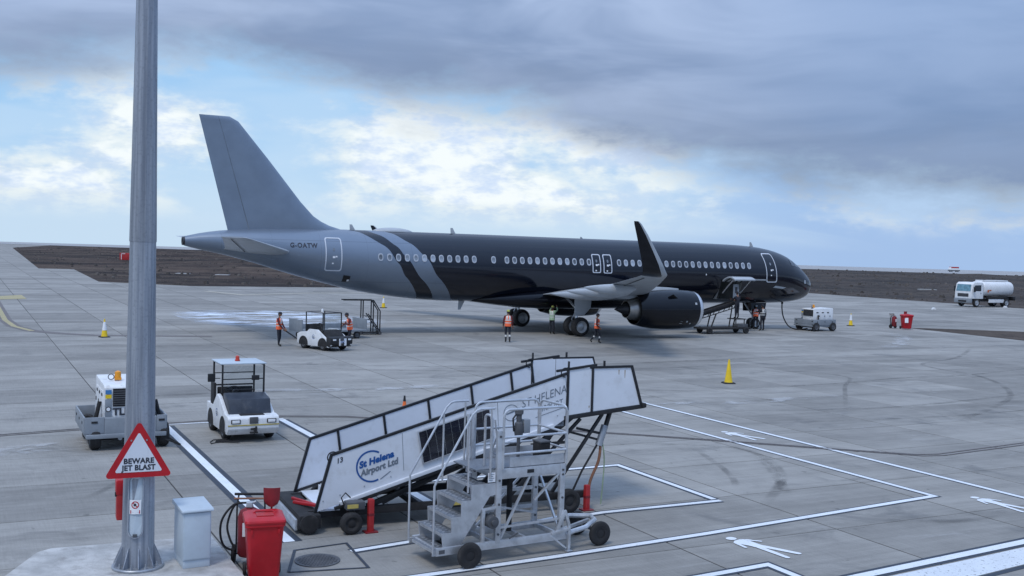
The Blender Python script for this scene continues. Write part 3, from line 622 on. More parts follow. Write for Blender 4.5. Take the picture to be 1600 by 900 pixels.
# door outlines and doors
def rrect(a0, a1, z0, z1, r, n=5):
    P = []
    for cx, cy, t0 in ((a0-r, z1-r, 0), (a1+r, z1-r, 90), (a1+r, z0+r, 180), (a0-r, z0+r, 270)):
        for i in range(n+1): t = R(t0+90*i/n); P.append((cx+r*math.cos(t), cy+r*math.sin(t)))
    return P     # a0 > a1 in aft coordinate
def dense(P, m=10):
    Q = []
    for i, p in enumerate(P):
        q = P[(i+1) % len(P)]; k = max(1, int(math.hypot(q[0]-p[0], q[1]-p[1])/.12))
        for t in range(k): Q.append((p[0]+(q[0]-p[0])*t/k, p[1]+(q[1]-p[1])*t/k))
    return Q
def door(name, a0, a1, z0, z1, w, r, skew=0.0, handle=True, extra=None):
    P = dense(rrect(a0, a1, z0, z1, r)); ca, cz = (a0+a1)/2, (z0+z1)/2; b = MB(); n = len(P)
    sk = lambda a, z: (a+skew*(z-cz), z)
    def ins(p, d):
        sx_ = ((a0-a1)/2-d)/((a0-a1)/2); sz_ = ((z1-z0)/2-d)/((z1-z0)/2); return sk(ca+(p[0]-ca)*sx_, cz+(p[1]-cz)*sz_)
    rings = [[surf(*ins(p, 0), .004) for p in P], [surf(*ins(p, .0), .016) for p in P], [surf(*ins(p, w), .016) for p in P], [surf(*ins(p, w), .004) for p in P]]
    b.loft(rings, cap=False); o = b.build(name, 'door_trim', AC, smooth=50)
    if handle:
        hz = z0+(z1-z0)*.42
        for da, dz, q in ((.0, .0, .07), (-.14, .03, .05), (.05, -.35, .05)): b = MB(); b.add([surf(*sk(ca+da+u*q, hz+dz+v*q*.8), .013) for u, v in ((1, -1), (1, 1), (-1, 1), (-1, -1))], [(0, 1, 2, 3)]); b.build('handle', 'ac_white', o, smooth=0)
    b = MB(); wz = z0+(z1-z0)*.64; b.add([surf(*sk(ca+.07*math.cos(2*PI*i/14), wz+.10*math.sin(2*PI*i/14)), .012) for i in range(14)], [tuple(range(14))]); b.build('pane', 'pane', o, smooth=0)
    return o
door('rear_door', 37.08, 36.14, 3.62, 5.50, .055, .13); door('front_door', 5.70, 4.72, 3.36, 5.36, .06, .14, .06)
door('overwing_exit', 19.80, 19.18, 3.80, 4.98, .055, .10); door('overwing_exit', 18.98, 18.34, 3.78, 4.98, .055, .10)
b = MB()
for u in range(12):
    a_, c_ = 7.2-.125*u, 7.2-.125*(u+1); b.add([surf(a_, 3.50, .012), surf(c_, 3.48, .012), surf(c_, 3.56, .012), surf(a_, 3.58, .012)], [(0, 1, 2, 3)])
b.build('sill_guard', 'ac_grey', AC, smooth=0)
decal('registration_lettering', 'dark_ink', AC, [text('G-OATW', .36, .035, sx=.92, space=1.14)], lambda u, v: surf(39.03-u, 4.90+v, .010))
# cockpit glazing
def patch(name, m, P, parent=AC, off=.012, k=5):
    b = MB(); A_, B_, C_, D_ = [Vector((*p, 0)) for p in P]
    for i in range(k+1):
        for j in range(k+1):
            s_, t = i/k, j/k; q = (A_*(1-s_)+B_*s_)*(1-t)+(D_*(1-s_)+C_*s_)*t; b.v.append(tuple(surf(q.x, q.y, off)))
    for i in range(k):
        for j in range(k): q = i*(k+1)+j; b.f.append((q, q+1, q+k+2, q+k+1)); b.mi.append(0)
    return b.build(name, m, parent, smooth=60, recalc=False)
patch('cockpit_window', 'glass_dark', ((2.98, 4.55), (2.52, 4.50), (2.60, 4.98), (2.92, 5.02))); patch('cockpit_window', 'glass_dark', ((2.46, 4.49), (1.95, 4.40), (2.12, 4.80), (2.52, 4.96))); patch('cockpit_window', 'glass_dark', ((1.89, 4.38), (1.60, 4.30), (1.62, 4.54), (2.05, 4.77)))
patch('sensor_plate', 'ac_grey', ((1.62, 3.30), (1.42, 3.27), (1.40, 3.52), (1.60, 3.55)), k=2); patch('sensor_plate', 'ac_grey', ((4.9, 3.0), (3.9, 2.92), (3.6, 3.02), (4.7, 3.14)), k=3)
patch('drain_port', 'ac_white', ((10.92, 3.78), (10.84, 3.78), (10.84, 3.88), (10.92, 3.88)), k=1); patch('service_port', 'black', ((35.95, 3.02), (35.55, 3.0), (35.55, 3.35), (35.95, 3.4)), k=2); patch('service_port', 'ac_white', ((35.7, 3.05), (35.58, 3.05), (35.58, 3.16), (35.7, 3.16)), k=1, off=.018)
b = MB(); b.bar((-44.2, -.33, 4.85), (-44.2, -.33, 4.85001), .001)
# antennas and dome
b = MB(); rings = []
for t in np.linspace(0, 1, 13):
    h = .20*math.sin(PI*min(1, max(0, t)))**.6+.001; x = -31.3-2.5*t; rings.append([(x, .42*math.sin(PI*t)**.5*math.cos(q) if 0 < t < 1 else .01*math.cos(q), 5.93+max(0, math.sin(q))*(h+.08)-.02*(math.sin(q) < 0)) for q in [2*PI*j/20 for j in range(20)]])
b.loft(rings); b.build('antenna_dome', 'ac_grey', AC, smooth=60)
for a, z, h, s_ in ((34.9, 5.97, .34, 1), (28.5, 5.97, .36, 1), (5.35, 5.79, .34, 1), (19.4, 5.95, .12, .7), (27.8, 1.90, -.55, 1.2)):
    b = MB(); y = .03; k = .28*s_; b.loft([[(-a, y, z-.04*math.copysign(1, h)), (-a-k, 0, z-.04*math.copysign(1, h)), (-a, -y, z-.04*math.copysign(1, h)), (-a+k*.3, 0, z-.04*math.copysign(1, h))], [(-a-k*.7, y*.5, z+h), (-a-k*1.1, 0, z+h), (-a-k*.7, -y*.5, z+h), (-a-k*.55, 0, z+h)]]); b.build('blade_antenna', 'ac_grey', AC)
# aerofoil surfaces
AF = [(0, 0), (.012, .018), (.04, .034), (.1, .05), (.2, .0605), (.35, .0615), (.5, .053), (.65, .04), (.8, .024), (1, .002)]
def foil(le, te, th, camber=0, lo=0.0, hi=1.0):
    """closed section list of (a, offset) between chord fractions lo..hi"""
    c = te-le; xs_ = [lo+(hi-lo)*x for x, _ in AF]; f = lambda x: np.interp(x, [q[0] for q in AF], [q[1] for q in AF])*th/.12
    up_ = [(le+x*c, f(x)*c*(1+camber)) for x in xs_]; dn = [(le+x*c, -f(x)*c*(1-camber)) for x in xs_]
    return up_ + dn[::-1][:-1] if lo == 0 else up_ + dn[::-1]
def fin_le(z): return float(np.interp(z, [5.6, 6.0, 6.18, 6.4, 6.69, 7.46, 9.73, 11.72, 11.96], [34.6, 35.75, 36.4, 36.9, 37.36, 38.12, 40.0, 41.72, 42.2]))
def fin_te(z): return 42.22+(z-5.83)/(11.96-5.83)*1.63
FZ = [5.75, 5.95, 6.05, 6.18, 6.4, 6.69, 7.1, 7.46, 8.2, 9.0, 9.73, 10.6, 11.3, 11.72, 11.9, 11.96]
def hinge(z): return 41.06+(z-5.87)/6.1*1.78
for nm, part in (('fin', 0), ('rudder', 1)):
    b = MB(); rings = []
    for z in FZ:
        le, te = fin_le(z), fin_te(z); c = te-max(le, 36.6); hf = (hinge(z)-le)/(te-le); th = .66*(te-max(le, 37))/6/ (te-le)
        th = max(.05, min(.10, .10*(te-max(le, 37.2))/(te-le)))
        sec = foil(le, te, th, 0, 0, hf-.003) if part == 0 else foil(le, te, th, 0, hf+.003, 1.0)
        if z > 11.9: sec = [(p[0], p[1]*.5) for p in sec]
        rings.append([(-p[0], p[1], z) for p in sec])
    b.loft(rings); b.build(nm, 'ac_silver', AC, smooth=50)
def wing_pair(name, secs, m, camber=0, sides=(1, -1), smooth=50, lo=0., hi=1.):
    for sd in sides:
        b = MB(); rings = []
        for l, le, te, z, th, *tw in secs:
            tw = tw[0] if tw else 0; rings.append([(-p[0], -sd*l, z+p[1]+tw*(p[0]-(le+te)/2)) for p in foil(le, te, th, camber, lo, hi)])
        b.loft(rings); yield b.build(name, m, AC, smooth=smooth), sd
for o, sd in wing_pair('tailplane', [(.5, 38.6, 42.5, 4.62, .11, .03), (1.3, 39.1, 42.6, 4.70, .11, .03), (3.6, 40.75, 43.15, 5.0, .10, .02), (5.9, 42.4, 43.75, 5.30, .09, .01), (6.2, 42.75, 43.9, 5.34, .06, .01)], 'ac_grey'):
    b = MB()
    for (l0, a0, z0), (l1, a1, z1) in (((1.4, 41.55, 4.66), (5.9, 43.3, 5.27)),): b.bar((-a0, -sd*l0, z0-.09), (-a1, -sd*l1, z1-.045), .05, .012)
    b.build('elevator_gap', 'seam', o)
for sd in (1, -1):    # pivot plate at the tailplane root
    pp = [(39.1, 5.12), (38.55, 4.95), (38.5, 4.45), (39.9, 4.18), (41.3, 4.52), (42.3, 4.62), (42.5, 5.02), (41, 5.2)]
    b = MB(); b.add([surf(a, z, .012, sd) for a, z in pp], [tuple(range(len(pp)))]); b.build('pivot_plate', 'ac_silver', AC, smooth=0)
WS = [(1.2, 15.2, 23.3, 2.38, .13), (2.0, 15.8, 23.32, 2.42, .13), (4.2, 17.12, 23.36, 2.62, .12), (6.4, 18.46, 23.42, 2.86, .115), (9.5, 20.32, 24.25, 3.17, .11), (13, 22.42, 25.2, 3.56, .105), (16.0, 24.22, 26.01, 3.95, .10), (16.9, 24.77, 26.25, 4.08, .09)]
def wing_at(l):
    k = [s_[0] for s_ in WS]; return tuple(float(np.interp(l, k, [s_[i] for s_ in WS])) for i in (1, 2, 3))
wings = {}
for o, sd in wing_pair('wing', WS, 'ac_grey', .25):
    wings[sd] = o
    for l0, l1 in ((2.3, 6.3), (6.5, 12.8), (13.0, 16.3)):          # flap and aileron gaps
        b = MB(); (e0, t0, z0), (e1, t1, z1) = wing_at(l0), wing_at(l1)
        for fr, dz in ((.76, -.033),): b.bar((-(e0+(t0-e0)*fr), -sd*l0, z0-(t0-e0)*.034), (-(e1+(t1-e1)*fr), -sd*l1, z1-(t1-e1)*.034), .05, .02)
        b.build('flap_gap', 'seam', o)
    for l, tip, nose in ((6.6, 25.35, 20.6), (9.6, 26.1, 21.9), (12.6, 26.85, 23.6)):         # flap track fairings
        e, t, z = wing_at(l); b = MB(); rings = []
        for u in np.linspace(0, 1, 15):
            a = nose+(tip-nose)*u; r_ = .30*math.sin(PI*u**.75)**.75+.012; zz = z-.26-.06*math.sin(PI*u)+.05*u; rings.append([(-a, -sd*l+r_*.62*math.cos(q), zz+r_*math.sin(q)*.9) for q in [2*PI*j/16 for j in range(16)]])
        b.loft(rings); b.build('flap_fairing', 'ac_grey', o, smooth=60)
for sd in (1, -1):    # sharklet
    SH = [(16.9, 24.77, 26.25, 4.08, 0.0), (17.25, 25.0, 26.42, 4.14, .35), (17.5, 25.28, 26.60, 4.32, .8), (17.62, 25.55, 26.72, 4.65, 1.25), (17.74, 26.05, 26.98, 5.3, 1.4), (17.86, 26.6, 27.26, 6.0, 1.4), (17.94, 27.04, 27.46, 6.5, 1.4), (17.96, 27.22, 27.49, 6.63, 1.4)]
    for nm, lo, hi, m in (('sharklet', .24, 1.0, 'ac_black'), ('sharklet_leading_edge', 0, .235, 'ac_grey')):
        b = MB(); rings = []
        for l, le, te, z, cant in SH:
            rings.append([(-p[0], -sd*(l-p[1]*math.sin(cant)), z+p[1]*math.cos(cant)) for p in foil(le, te, .10, 0, lo, hi)])
        b.loft(rings); b.build(nm, m, AC, smooth=50)
# engines
def lathe_x(b, prof, l, z, n=40, sq=0.0): b.lathe([(-a, r_) for a, r_ in prof], (0, -l, z), 'x', n, cap=False)
for sd in (1, -1):
    L_, ZC = 5.75*sd, 1.74
    b = MB(); lathe_x(b, [(14.98, 1.15), (15.3, 1.19), (16.0, 1.22), (17.0, 1.22), (17.9, 1.17), (18.6, 1.06), (19.15, .93), (19.15, .90), (18.4, .93), (17.9, .9)], L_, ZC); eng = b.build('engine', 'ac_black', AC, smooth=50)
    b = MB(); lathe_x(b, [(14.99, 1.152), (14.80, 1.11), (14.70, 1.06), (14.68, 1.01), (14.74, .965), (14.9, .93), (15.2, .915), (16.0, .93)], L_, ZC); b.build('inlet_lip', 'ac_lip', eng, smooth=60)
    b = MB(); b.lathe([(-16.0, .94), (-16.05, .30), (-15.75, .2), (-15.45, .02)], (0, -L_, ZC), 'x', 32); b.build('spinner', 'ac_dark_metal', eng)
    b = MB()
    for k in range(18):
        t = 2*PI*k/18; c, s_ = math.cos(t), math.sin(t); c2, s2 = math.cos(t+.22), math.sin(t+.22)
        b.add([(-15.95, -L_+.28*c, ZC+.28*s_), (-15.85, -L_+.28*c2, ZC+.28*s2), (-15.7, -L_+.92*c2, ZC+.92*s2), (-15.85, -L_+.92*c, ZC+.92*s_)], [(0, 1, 2, 3)])
    b.build('fan_blade', 'ac_dark_metal', eng, smooth=0)
    b = MB(); lathe_x(b, [(18.0, .78), (18.7, .74), (19.3, .64), (19.72, .53), (19.72, .48), (19.3, .50)], L_, ZC); b.build('core_nozzle', 'ac_core', eng, smooth=50)
    b = MB(); b.lathe([(-19.2, .46), (-19.7, .38), (-20.2, .17), (-20.52, .02)], (0, -L_, ZC), 'x', 24); b.build('exhaust_cone', 'ac_dark_metal', eng, smooth=60)
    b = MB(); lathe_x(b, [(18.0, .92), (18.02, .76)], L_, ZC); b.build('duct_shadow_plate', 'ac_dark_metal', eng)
    # pylon
    P_ = [(15.9, 2.90, 3.02), (16.6, 2.86, 3.08), (17.6, 2.78, 3.12), (18.6, 2.60, 3.08), (19.6, 2.35, 2.82), (20.8, 2.42, 2.72), (21.6, 2.58, 2.70)]
    b = MB(); b.loft([[(-a, -L_-w_, z0), (-a, -L_+w_, z0), (-a, -L_+w_*.7, z1), (-a, -L_-w_*.7, z1)] for (a, z0, z1), w_ in zip(P_, (.06, .16, .2, .2, .18, .12, .03))]); b.build('pylon', 'ac_grey', eng, bevel=.03)
    b = MB(); yo = -1 if sd == 1 else 1    # strake and vents
    b.add([(-16.6, -L_+yo*.98, ZC+.72), (-17.3, -L_+yo*.90, ZC+.80), (-17.1, -L_+yo*1.18, ZC+.98)], [(0, 1, 2)]); b.build('strake', 'black', eng, smooth=0)
    for a, t, q in ((15.35, 20, .07), (15.9, -35, .06), (16.3, -38, .09), (16.45, -30, .05), (15.6, -42, .05)):
        b = MB(); c, s_ = math.cos(R(t)), math.sin(R(t)); rr = 1.215; b.add([(-a+u*q, -L_+yo*(rr*c-v*q*s_*1), ZC+rr*s_+v*q*c) for u, v in ((-1, -1), (1, -1), (1, 1), (-1, 1))], [(0, 1, 2, 3)]); b.build('vent', 'ac_grey', eng, smooth=0)
# landing gear
def wheel(parent, c, r, w_, ax='y', name='wheel', tyre='rubber', rim='rim', hub=.52, n=28):
    prof = [(-w_/2, r*.62), (-w_/2, r*.86), (-w_*.36, r*.97), (-w_*.15, r), (w_*.15, r), (w_*.36, r*.97), (w_/2, r*.86), (w_/2, r*.62)]
    b = MB(); b.lathe(prof, c, ax, n, cap=False); t = b.build(name, tyre, parent, smooth=50)
    b = MB(); b.lathe([(-w_*.48, r*.63), (-w_*.40, r*hub), (-w_*.30, r*.40), (-w_*.42, r*.2), (-w_*.42, .001)], c, ax, n, cap=False); b.lathe([(w_*.48, r*.63), (w_*.40, r*hub), (w_*.30, r*.40), (w_*.42, r*.2), (w_*.42, .001)], c, ax, n, cap=False)
    b.build('rim', rim, t, smooth=40); return t
for sd in (1, -1):
    g_ = MB(); y = -3.795*sd
    g_.cyl((-21.97, y, .5), (-21.97, y, 1.35), .10); g_.cyl((-21.97, y, 1.3), (-21.75, y, 2.75), .16); g_.bar((-21.97, y-.46, .585), (-21.97, y+.46, .585), .14); g_.bar((-22.3, y, 1.0), (-22.05, y, 1.45), .08); g_.bar((-21.9, y, 1.6), (-21.9, y+sd*1.5, 2.3), .12); g_.bar((-22.3, y, 1.0), (-22.0, y, .62), .08)
    gear = g_.build('main_gear', 'ac_lip', AC, bevel=.01)
    wheel(gear, (-21.97, y-.46, .585), .585, .42); wheel(gear, (-21.97, y+.46, .585), .585, .42)
    P_ = [(22.32, 2.72), (21.08, 2.74), (21.16, 1.72), (21.6, 1.28), (22.26, 1.24)]
    b = MB(); b.prism([(-a, z) for a, z in P_], lambda u, v, w2: (u, y-sd*(.26+w2)-(2.0-v)*0, v), 0, .05); b.build('gear_door', 'ac_grey', gear, bevel=.012)
b = MB(); b.bar((-21.2, 0, 1.46), (-22.9, 0, 1.46), 1.7, .04)
b.build('gear_bay_door', 'ac_black', AC)
g_ = MB(); g_.cyl((-5.07, 0, .38), (-5.2, 0, 2.1), .09); g_.bar((-5.07, -.25, .38), (-5.07, .25, .38), .09); g_.bar((-5.1, 0, .9), (-6.0, 0, 1.9), .08); g_.box((-5.0, 0, 1.15), (.12, .4, .25)); ng = g_.build('nose_gear', 'ac_grey', AC, bevel=.01)
wheel(ng, (-5.07, -.25, .38), .38, .22); wheel(ng, (-5.07, .25, .38), .38, .22)
for sd in (1, -1):
    b = MB(); b.prism([(-4.3, 1.86), (-5.7, 1.86), (-5.6, 1.25), (-4.5, 1.2)], lambda u, v, w2: (u, -sd*(.42+w2+(1.86-v)*.12), v), 0, .03); b.build('gear_door', 'ac_black', ng)
# ================================================================== FOREGROUND: plinth, lamp mast, signs, cabinet, bins
b = MB(); pz = .20
PL = [(-7.28, 15.2), (-7.36, 16.62), (-7.24, 16.86), (-4.96, 17.86), (-3.92, 15.85), (-3.3, 14.5), (-6.8, 13.4)]
b.prism(PL, lambda u, v, w2: (u, v, w2), -.05, pz); mat('plinth', (.43, .43, .42), .9, var=.22, scale=2.2, bump=.5, bscale=30, dirt=.6, dcol=(.22, .21, .20))
tag(b.build('concrete_plinth', 'plinth', None, bevel=.025), 'low weathered concrete plinth under the lamp mast and grey cabinet', 'plinth')
PC = Vector((-5.56, 16.02, pz)); PM = thing('lamp_mast', 'tall tapering galvanised steel lamp mast on a flanged base', 'lamp post', PC, GA)
def mastmat():
    m = bpy.data.materials.new('mast_steel'); m.use_nodes = True; N = NT(m.node_tree); tc_ = N.n('ShaderNodeTexCoord'); q = N.n('ShaderNodeSeparateXYZ'); N.put(q.inputs[0], tc_.outputs['Object'])
    st = N.noise(N.vec(N.m('MULTIPLY', q.outputs[0], 14.), N.m('MULTIPLY', q.outputs[1], 14.), N.m('MULTIPLY', q.outputs[2], .35)), 1.0, 6, .65); sp = N.noise(tc_.outputs['Object'], 24., 4, .6)
    c = N.mix(N.ss(st, .3, .7), (.205, .232, .278), (.41, .442, .495)); c = N.mix(N.m('MULTIPLY', N.ss(sp, .5, .7), .3), c, (.15, .165, .19))
    p = N.n('ShaderNodeBsdfPrincipled'); N.put(p.inputs['Base Color'], c); p.inputs['Metallic'].default_value = .45; N.put(p.inputs['Roughness'], N.m('ADD', .36, N.m('MULTIPLY', sp, .2)))
    o = N.n('ShaderNodeOutputMaterial'); N.put(o.inputs[0], p.outputs[0]); MATS['mast_steel'] = m
mastmat()
b = MB(); b.lathe([(.03, .242), (4.96, .190)], n=12, cap=False); b.build('lower_shaft', 'mast_steel', PM, smooth=20)
b = MB(); b.lathe([(4.93, .194), (4.95, .198), (8.7, .152), (13.5, .10)], n=12, cap=True); b.build('upper_shaft', 'mast_steel', PM, smooth=20)
b = MB(); b.lathe([(0, .375), (.03, .38), (.045, .37), (.045, .2)], n=40, cap=False); fl = b.build('base_flange', 'galv', PM)
for k in range(10):
    t = 2*PI*k/10+.2; c, s_ = math.cos(t), math.sin(t); b = MB()
    b.prism([(.225, .045), (.36, .045), (.36, .07), (.242, .34), (.225, .34)], lambda u, v, w2: (u*c-w2*s_, u*s_+w2*c, v), -.007, .007); b.build('gusset', 'mast_steel', PM, smooth=0)
    t += PI/10; c, s_ = math.cos(t), math.sin(t); b = MB(); b.cyl((.325*c, .325*s_, .04), (.325*c, .325*s_, .075), .022, n=6); b.cyl((.325*c, .325*s_, .07), (.325*c, .325*s_, .115), .012, n=8); b.build('anchor_bolt', 'galv', PM, smooth=30)
def mast_front(t, z, off, du=0.0):     # point on the shaft at angle t (from the camera side)
    r_ = .262-(z/4.96)*.057+off; return r_
# direction from mast to camera in mast frame
tcam = math.atan2(-PC.y, -PC.x)-GA
def on_mast(u, v, off, base=0.0):
    t = tcam+base; r_ = .242-(v/4.96)*.052; n_ = Vector((math.cos(t), math.sin(t), 0)); tg = Vector((-math.sin(t), math.cos(t), 0)); 
    return n_*(math.sqrt(max(.02, r_*r_-u*u))+off)+tg*u+Vector((0, 0, v))
hb = -.18
rr = [(p[0], p[1]) for p in [(p[0], p[1]) for p in dense(rrect(.115, -.115, .50, 1.46, .11))]]
b = MB(); b.loft([[on_mast(u, v, .002, hb) for u, v in rr], [on_mast(u*.98, .98+(v-.98)*.996, .034, hb) for u, v in rr], [on_mast(u*.86, .98+(v-.98)*.965, .034, hb) for u, v in rr], [on_mast(u*.84, .98+(v-.98)*.96, .004, hb) for u, v in rr]], cap=False); hd = b.build('access_hatch', 'mast_steel', PM)
b = MB(); b.add([on_mast(u*.83, .98+(v-.98)*.955, .006, hb) for u, v in rr], [tuple(range(len(rr)))]); b.build('hatch_plate', 'cabinet_grey', hd, smooth=0)
b = MB(); b.bar(on_mast(-.03, .55, .03, hb), on_mast(.03, .55, .03, hb), .03); b.build('hatch_lock', 'dark_grey', hd)
b = MB(); b.tube([on_mast(u, 1.56+.05*math.cos(u*9), .012, hb) for u in np.linspace(-.16, .16, 9)], .012); b.build('sign_strap', 'galv', PM)
# safety sticker on the hatch
st = thing('safety_sticker', 'small white no-entry style safety sticker on the mast hatch', 'sticker', PC, GA)
sv = lambda u, v, o=.02: on_mast(u, v+.21, o, hb-.02)
b = MB(); b.loft([[sv(u, z, .019) for u in (-.085, -.04, 0, .04, .085)] for z in (.655, .75, .87)], cap=False, ring_closed=False); b.build('sheet', 'ac_white', st, smooth=40, recalc=False)
decal('ring', 'red', st, [arcband(0, .795, .042, .055, 0, 360, 28)], lambda u, v: sv(u, v, .022))
decal('slash', 'red', st, [([(-.040, .825), (-.030, .835), (.040, .765), (.030, .755)], [(0, 1, 2, 3)])], lambda u, v: sv(u, v, .0225)); decal('pictogram', 'dark_ink', st, [([(-.022, .775), (.012, .775), (.018, .81), (-.005, .82), (-.024, .80)], [(0, 1, 2, 3, 4)])], lambda u, v: sv(u, v, .0215))
decal('caption_bar', 'red', st, [([(-.07, .665), (.07, .665), (.07, .715), (-.07, .715)], [(0, 1, 2, 3)])], lambda u, v: sv(u, v, .022))
decal('caption_line', 'ac_white', st, [([(-.05, .685), (.05, .685), (.05, .695), (-.05, .695)], [(0, 1, 2, 3)])], lambda u, v: sv(u, v, .0235))
# warning triangle
sg = thing('warning_sign', 'red and white triangular BEWARE JET BLAST sign on the lamp mast', 'sign', (-5.55+.268*.30, 16.02-.30*.95, 1.63), R(24)); sg.scale = (.95, .95, .95)
def rtri(w_, h_, r_, n=6):
    V_ = [(-w_/2, 0), (w_/2, 0), (0, h_)]; P = []
    for i in range(3):
        p, q0, q1 = Vector(V_[i]), Vector(V_[i-1]), Vector(V_[(i+1) % 3]); d0 = (q0-p).normalized(); d1 = (q1-p).normalized(); hf = math.acos(d0.dot(d1))/2; c = p+(d0+d1).normalized()*r_/math.sin(hf)
        a0 = (p+d0*r_/math.tan(hf))-c; a1 = (p+d1*r_/math.tan(hf))-c; t0 = math.atan2(a0.y, a0.x); t1 = math.atan2(a1.y, a1.x)
        if t1 < t0: t1 += 2*PI
        for k in range(n+1): t = t0+(t1-t0)*k/n; P.append((c.x+r_*math.cos(t), c.y+r_*math.sin(t)))
    return P
b = MB(); b.prism(rtri(1.02, .90, .045), lambda u, v, w2: (u, -w2, v), -.012, 0); b.build('plate', 'red', sg, smooth=0)
def tin(P, k, cy): return [(u*k, cy+(v-cy)*k) for u, v in P]
b = MB(); b.prism(tin(rtri(1.02, .90, .03), .70, .290), lambda u, v, w2: (u, -w2, v), 0, .004); b.build('white_field', 'panel_white', sg, smooth=0)
decal('lettering', 'dark_ink', sg, [shift(text('BEWARE', .115, .042, 'CENTER', .98, 1.06), 0, .225), shift(text('JET BLAST', .115, .042, 'CENTER', .94, 1.04), 0, .118)], lambda u, v: Vector((u, -.007, v)))
for x in (-.115, .115): b = MB(); b.cyl((x, .012, .585), (x, -.008, .585), .013, n=10); b.build('bolt', 'galv', sg)
b = MB(); b.bar((-.13, .03, .3), (.13, .03, .3), .04, .03); b.bar((-.13, .03, .6), (.13, .03, .6), .04, .03); b.build('bracket', 'galv', sg)
# red box strapped to the left of the mast
rb = thing('red_extinguisher_box', 'narrow red box with a latch fixed to the side of the lamp mast', 'box', (-5.90, 16.20, .88), R(24))
b = MB(); b.box((0, 0, .31), (.13, .24, .62)); b.build('case', 'red_paint', rb, bevel=.02)
b = MB(); b.box((-.01, -.004, .50), (.135, .25, .22)); b.build('lid', 'red', rb, bevel=.02); b = MB(); b.box((-.075, -.08, .40), (.03, .05, .07)); b.build('latch', 'black', rb, bevel=.008)
# grey cabinet
cb = thing('electrical_cabinet', 'pale grey metal cabinet with overhanging lid beside the lamp mast', 'cabinet', (-4.83, 16.33, pz), R(29))
b = MB(); b.box((0, 0, .06), (.40, .62, .12)); b.build('base', 'cabinet_grey', cb, bevel=.008)
b = MB(); b.box((0, 0, .49), (.42, .64, .74)); b.build('body', 'cabinet_grey', cb, bevel=.012)
b = MB(); b.box((0, -.325, .49), (.385, .016, .70)); dr_ = b.build('door', 'cabinet_grey', cb, bevel=.005); b = MB(); b.box((.216, .05, .45), (.02, .05, .12)); b.build('door_lock', 'dark_grey', dr_, bevel=.005)
b = MB(); b.prism([(-.36, .86), (.36, .86), (.36, .90), (.345, .935), (-.345, .90), (-.36, .88)], lambda u, v, w2: (w2, u, v), -.24, .24); b.build('lid', 'cabinet_grey', cb, bevel=.008)
# red wheeled bin
bn = thing('wheeled_bin', 'bright red plastic wheelie bin with closed lid in the foreground', 'bin', (-3.71, 16.26, 0), R(18))
def rsq(w_, d_, z, r_=.05, n=4, cx=0, cy=0):
    P = []
    for sx_, sy_, t0 in ((1, 1, 0), (-1, 1, 90), (-1, -1, 180), (1, -1, 270)):
        for k in range(n+1): t = R(t0+90*k/n); P.append((cx+sx_*(w_/2-r_)+r_*math.cos(t), cy+sy_*(d_/2-r_)+r_*math.sin(t), z))
    return P
b = MB(); b.loft([rsq(.44, .42, .05), rsq(.45, .44, .08), rsq(.55, .60, .82, .06), rsq(.56, .61, .86, .06), rsq(.60, .66, .88, .06), rsq(.60, .66, .93, .06)]); bd = b.build('body', 'red', bn, smooth=45)
b = MB(); b.loft([rsq(.61, .68, .925, .06), rsq(.615, .69, .95, .06), rsq(.60, .67, .975, .06), rsq(.50, .55, 1.01, .08), rsq(.44, .48, 1.015, .08)]); ld = b.build('lid', 'red', bn, smooth=30)
b = MB(); b.box((0, -.10, 1.02), (.26, .20, .02)); b.build('lid_recess', 'red_paint', ld, bevel=.008); b = MB(); b.tube([(-.16, .05, 1.01), (-.12, .07, 1.035), (.12, .07, 1.035), (.16, .05, 1.01)], .014); b.build('lid_grip', 'red', ld)
b = MB(); b.tube([(-.24, .33, .93), (-.22, .40, .96), (.22, .40, .96), (.24, .33, .93)], .016); b.build('handle_bar', 'red', bn)
for k in (-1, 1): wheel(bn, (k*.26, .24, .10), .10, .05, 'x', rim='matt_black')
b = MB(); b.cyl((-.26, .24, .10), (.26, .24, .10), .012); b.build('axle', 'galv', bn)
for k in (-.2, .2): b = MB(); b.box((k, -.305, .80), (.03, .02, .08)); b.build('lug', 'red', bn, bevel=.005)
# red shovel standing blade up between bin and extinguisher
sh = thing('red_shovel', 'dark red shovel standing blade up behind the red bin', 'shovel', (-3.70, 16.72, 0), R(10))
b = MB(); b.cyl((0, 0, .0), (0, 0, 1.08), .016); b.build('shaft', 'red_dark', sh)
b = MB(); b.loft([[(x*k, -.02-.03*(1-(x/.12)**2)*1, z) for x in np.linspace(-.13, .13, 7)] + [(x*k, -.012-.03*(1-(x/.12)**2), z) for x in np.linspace(.13, -.13, 7)] for z, k in ((1.01, .30), (1.05, .72), (1.11, .92), (1.27, 1.0), (1.31, 1.0))]); b.build('blade', 'red_dark', sh, smooth=50)
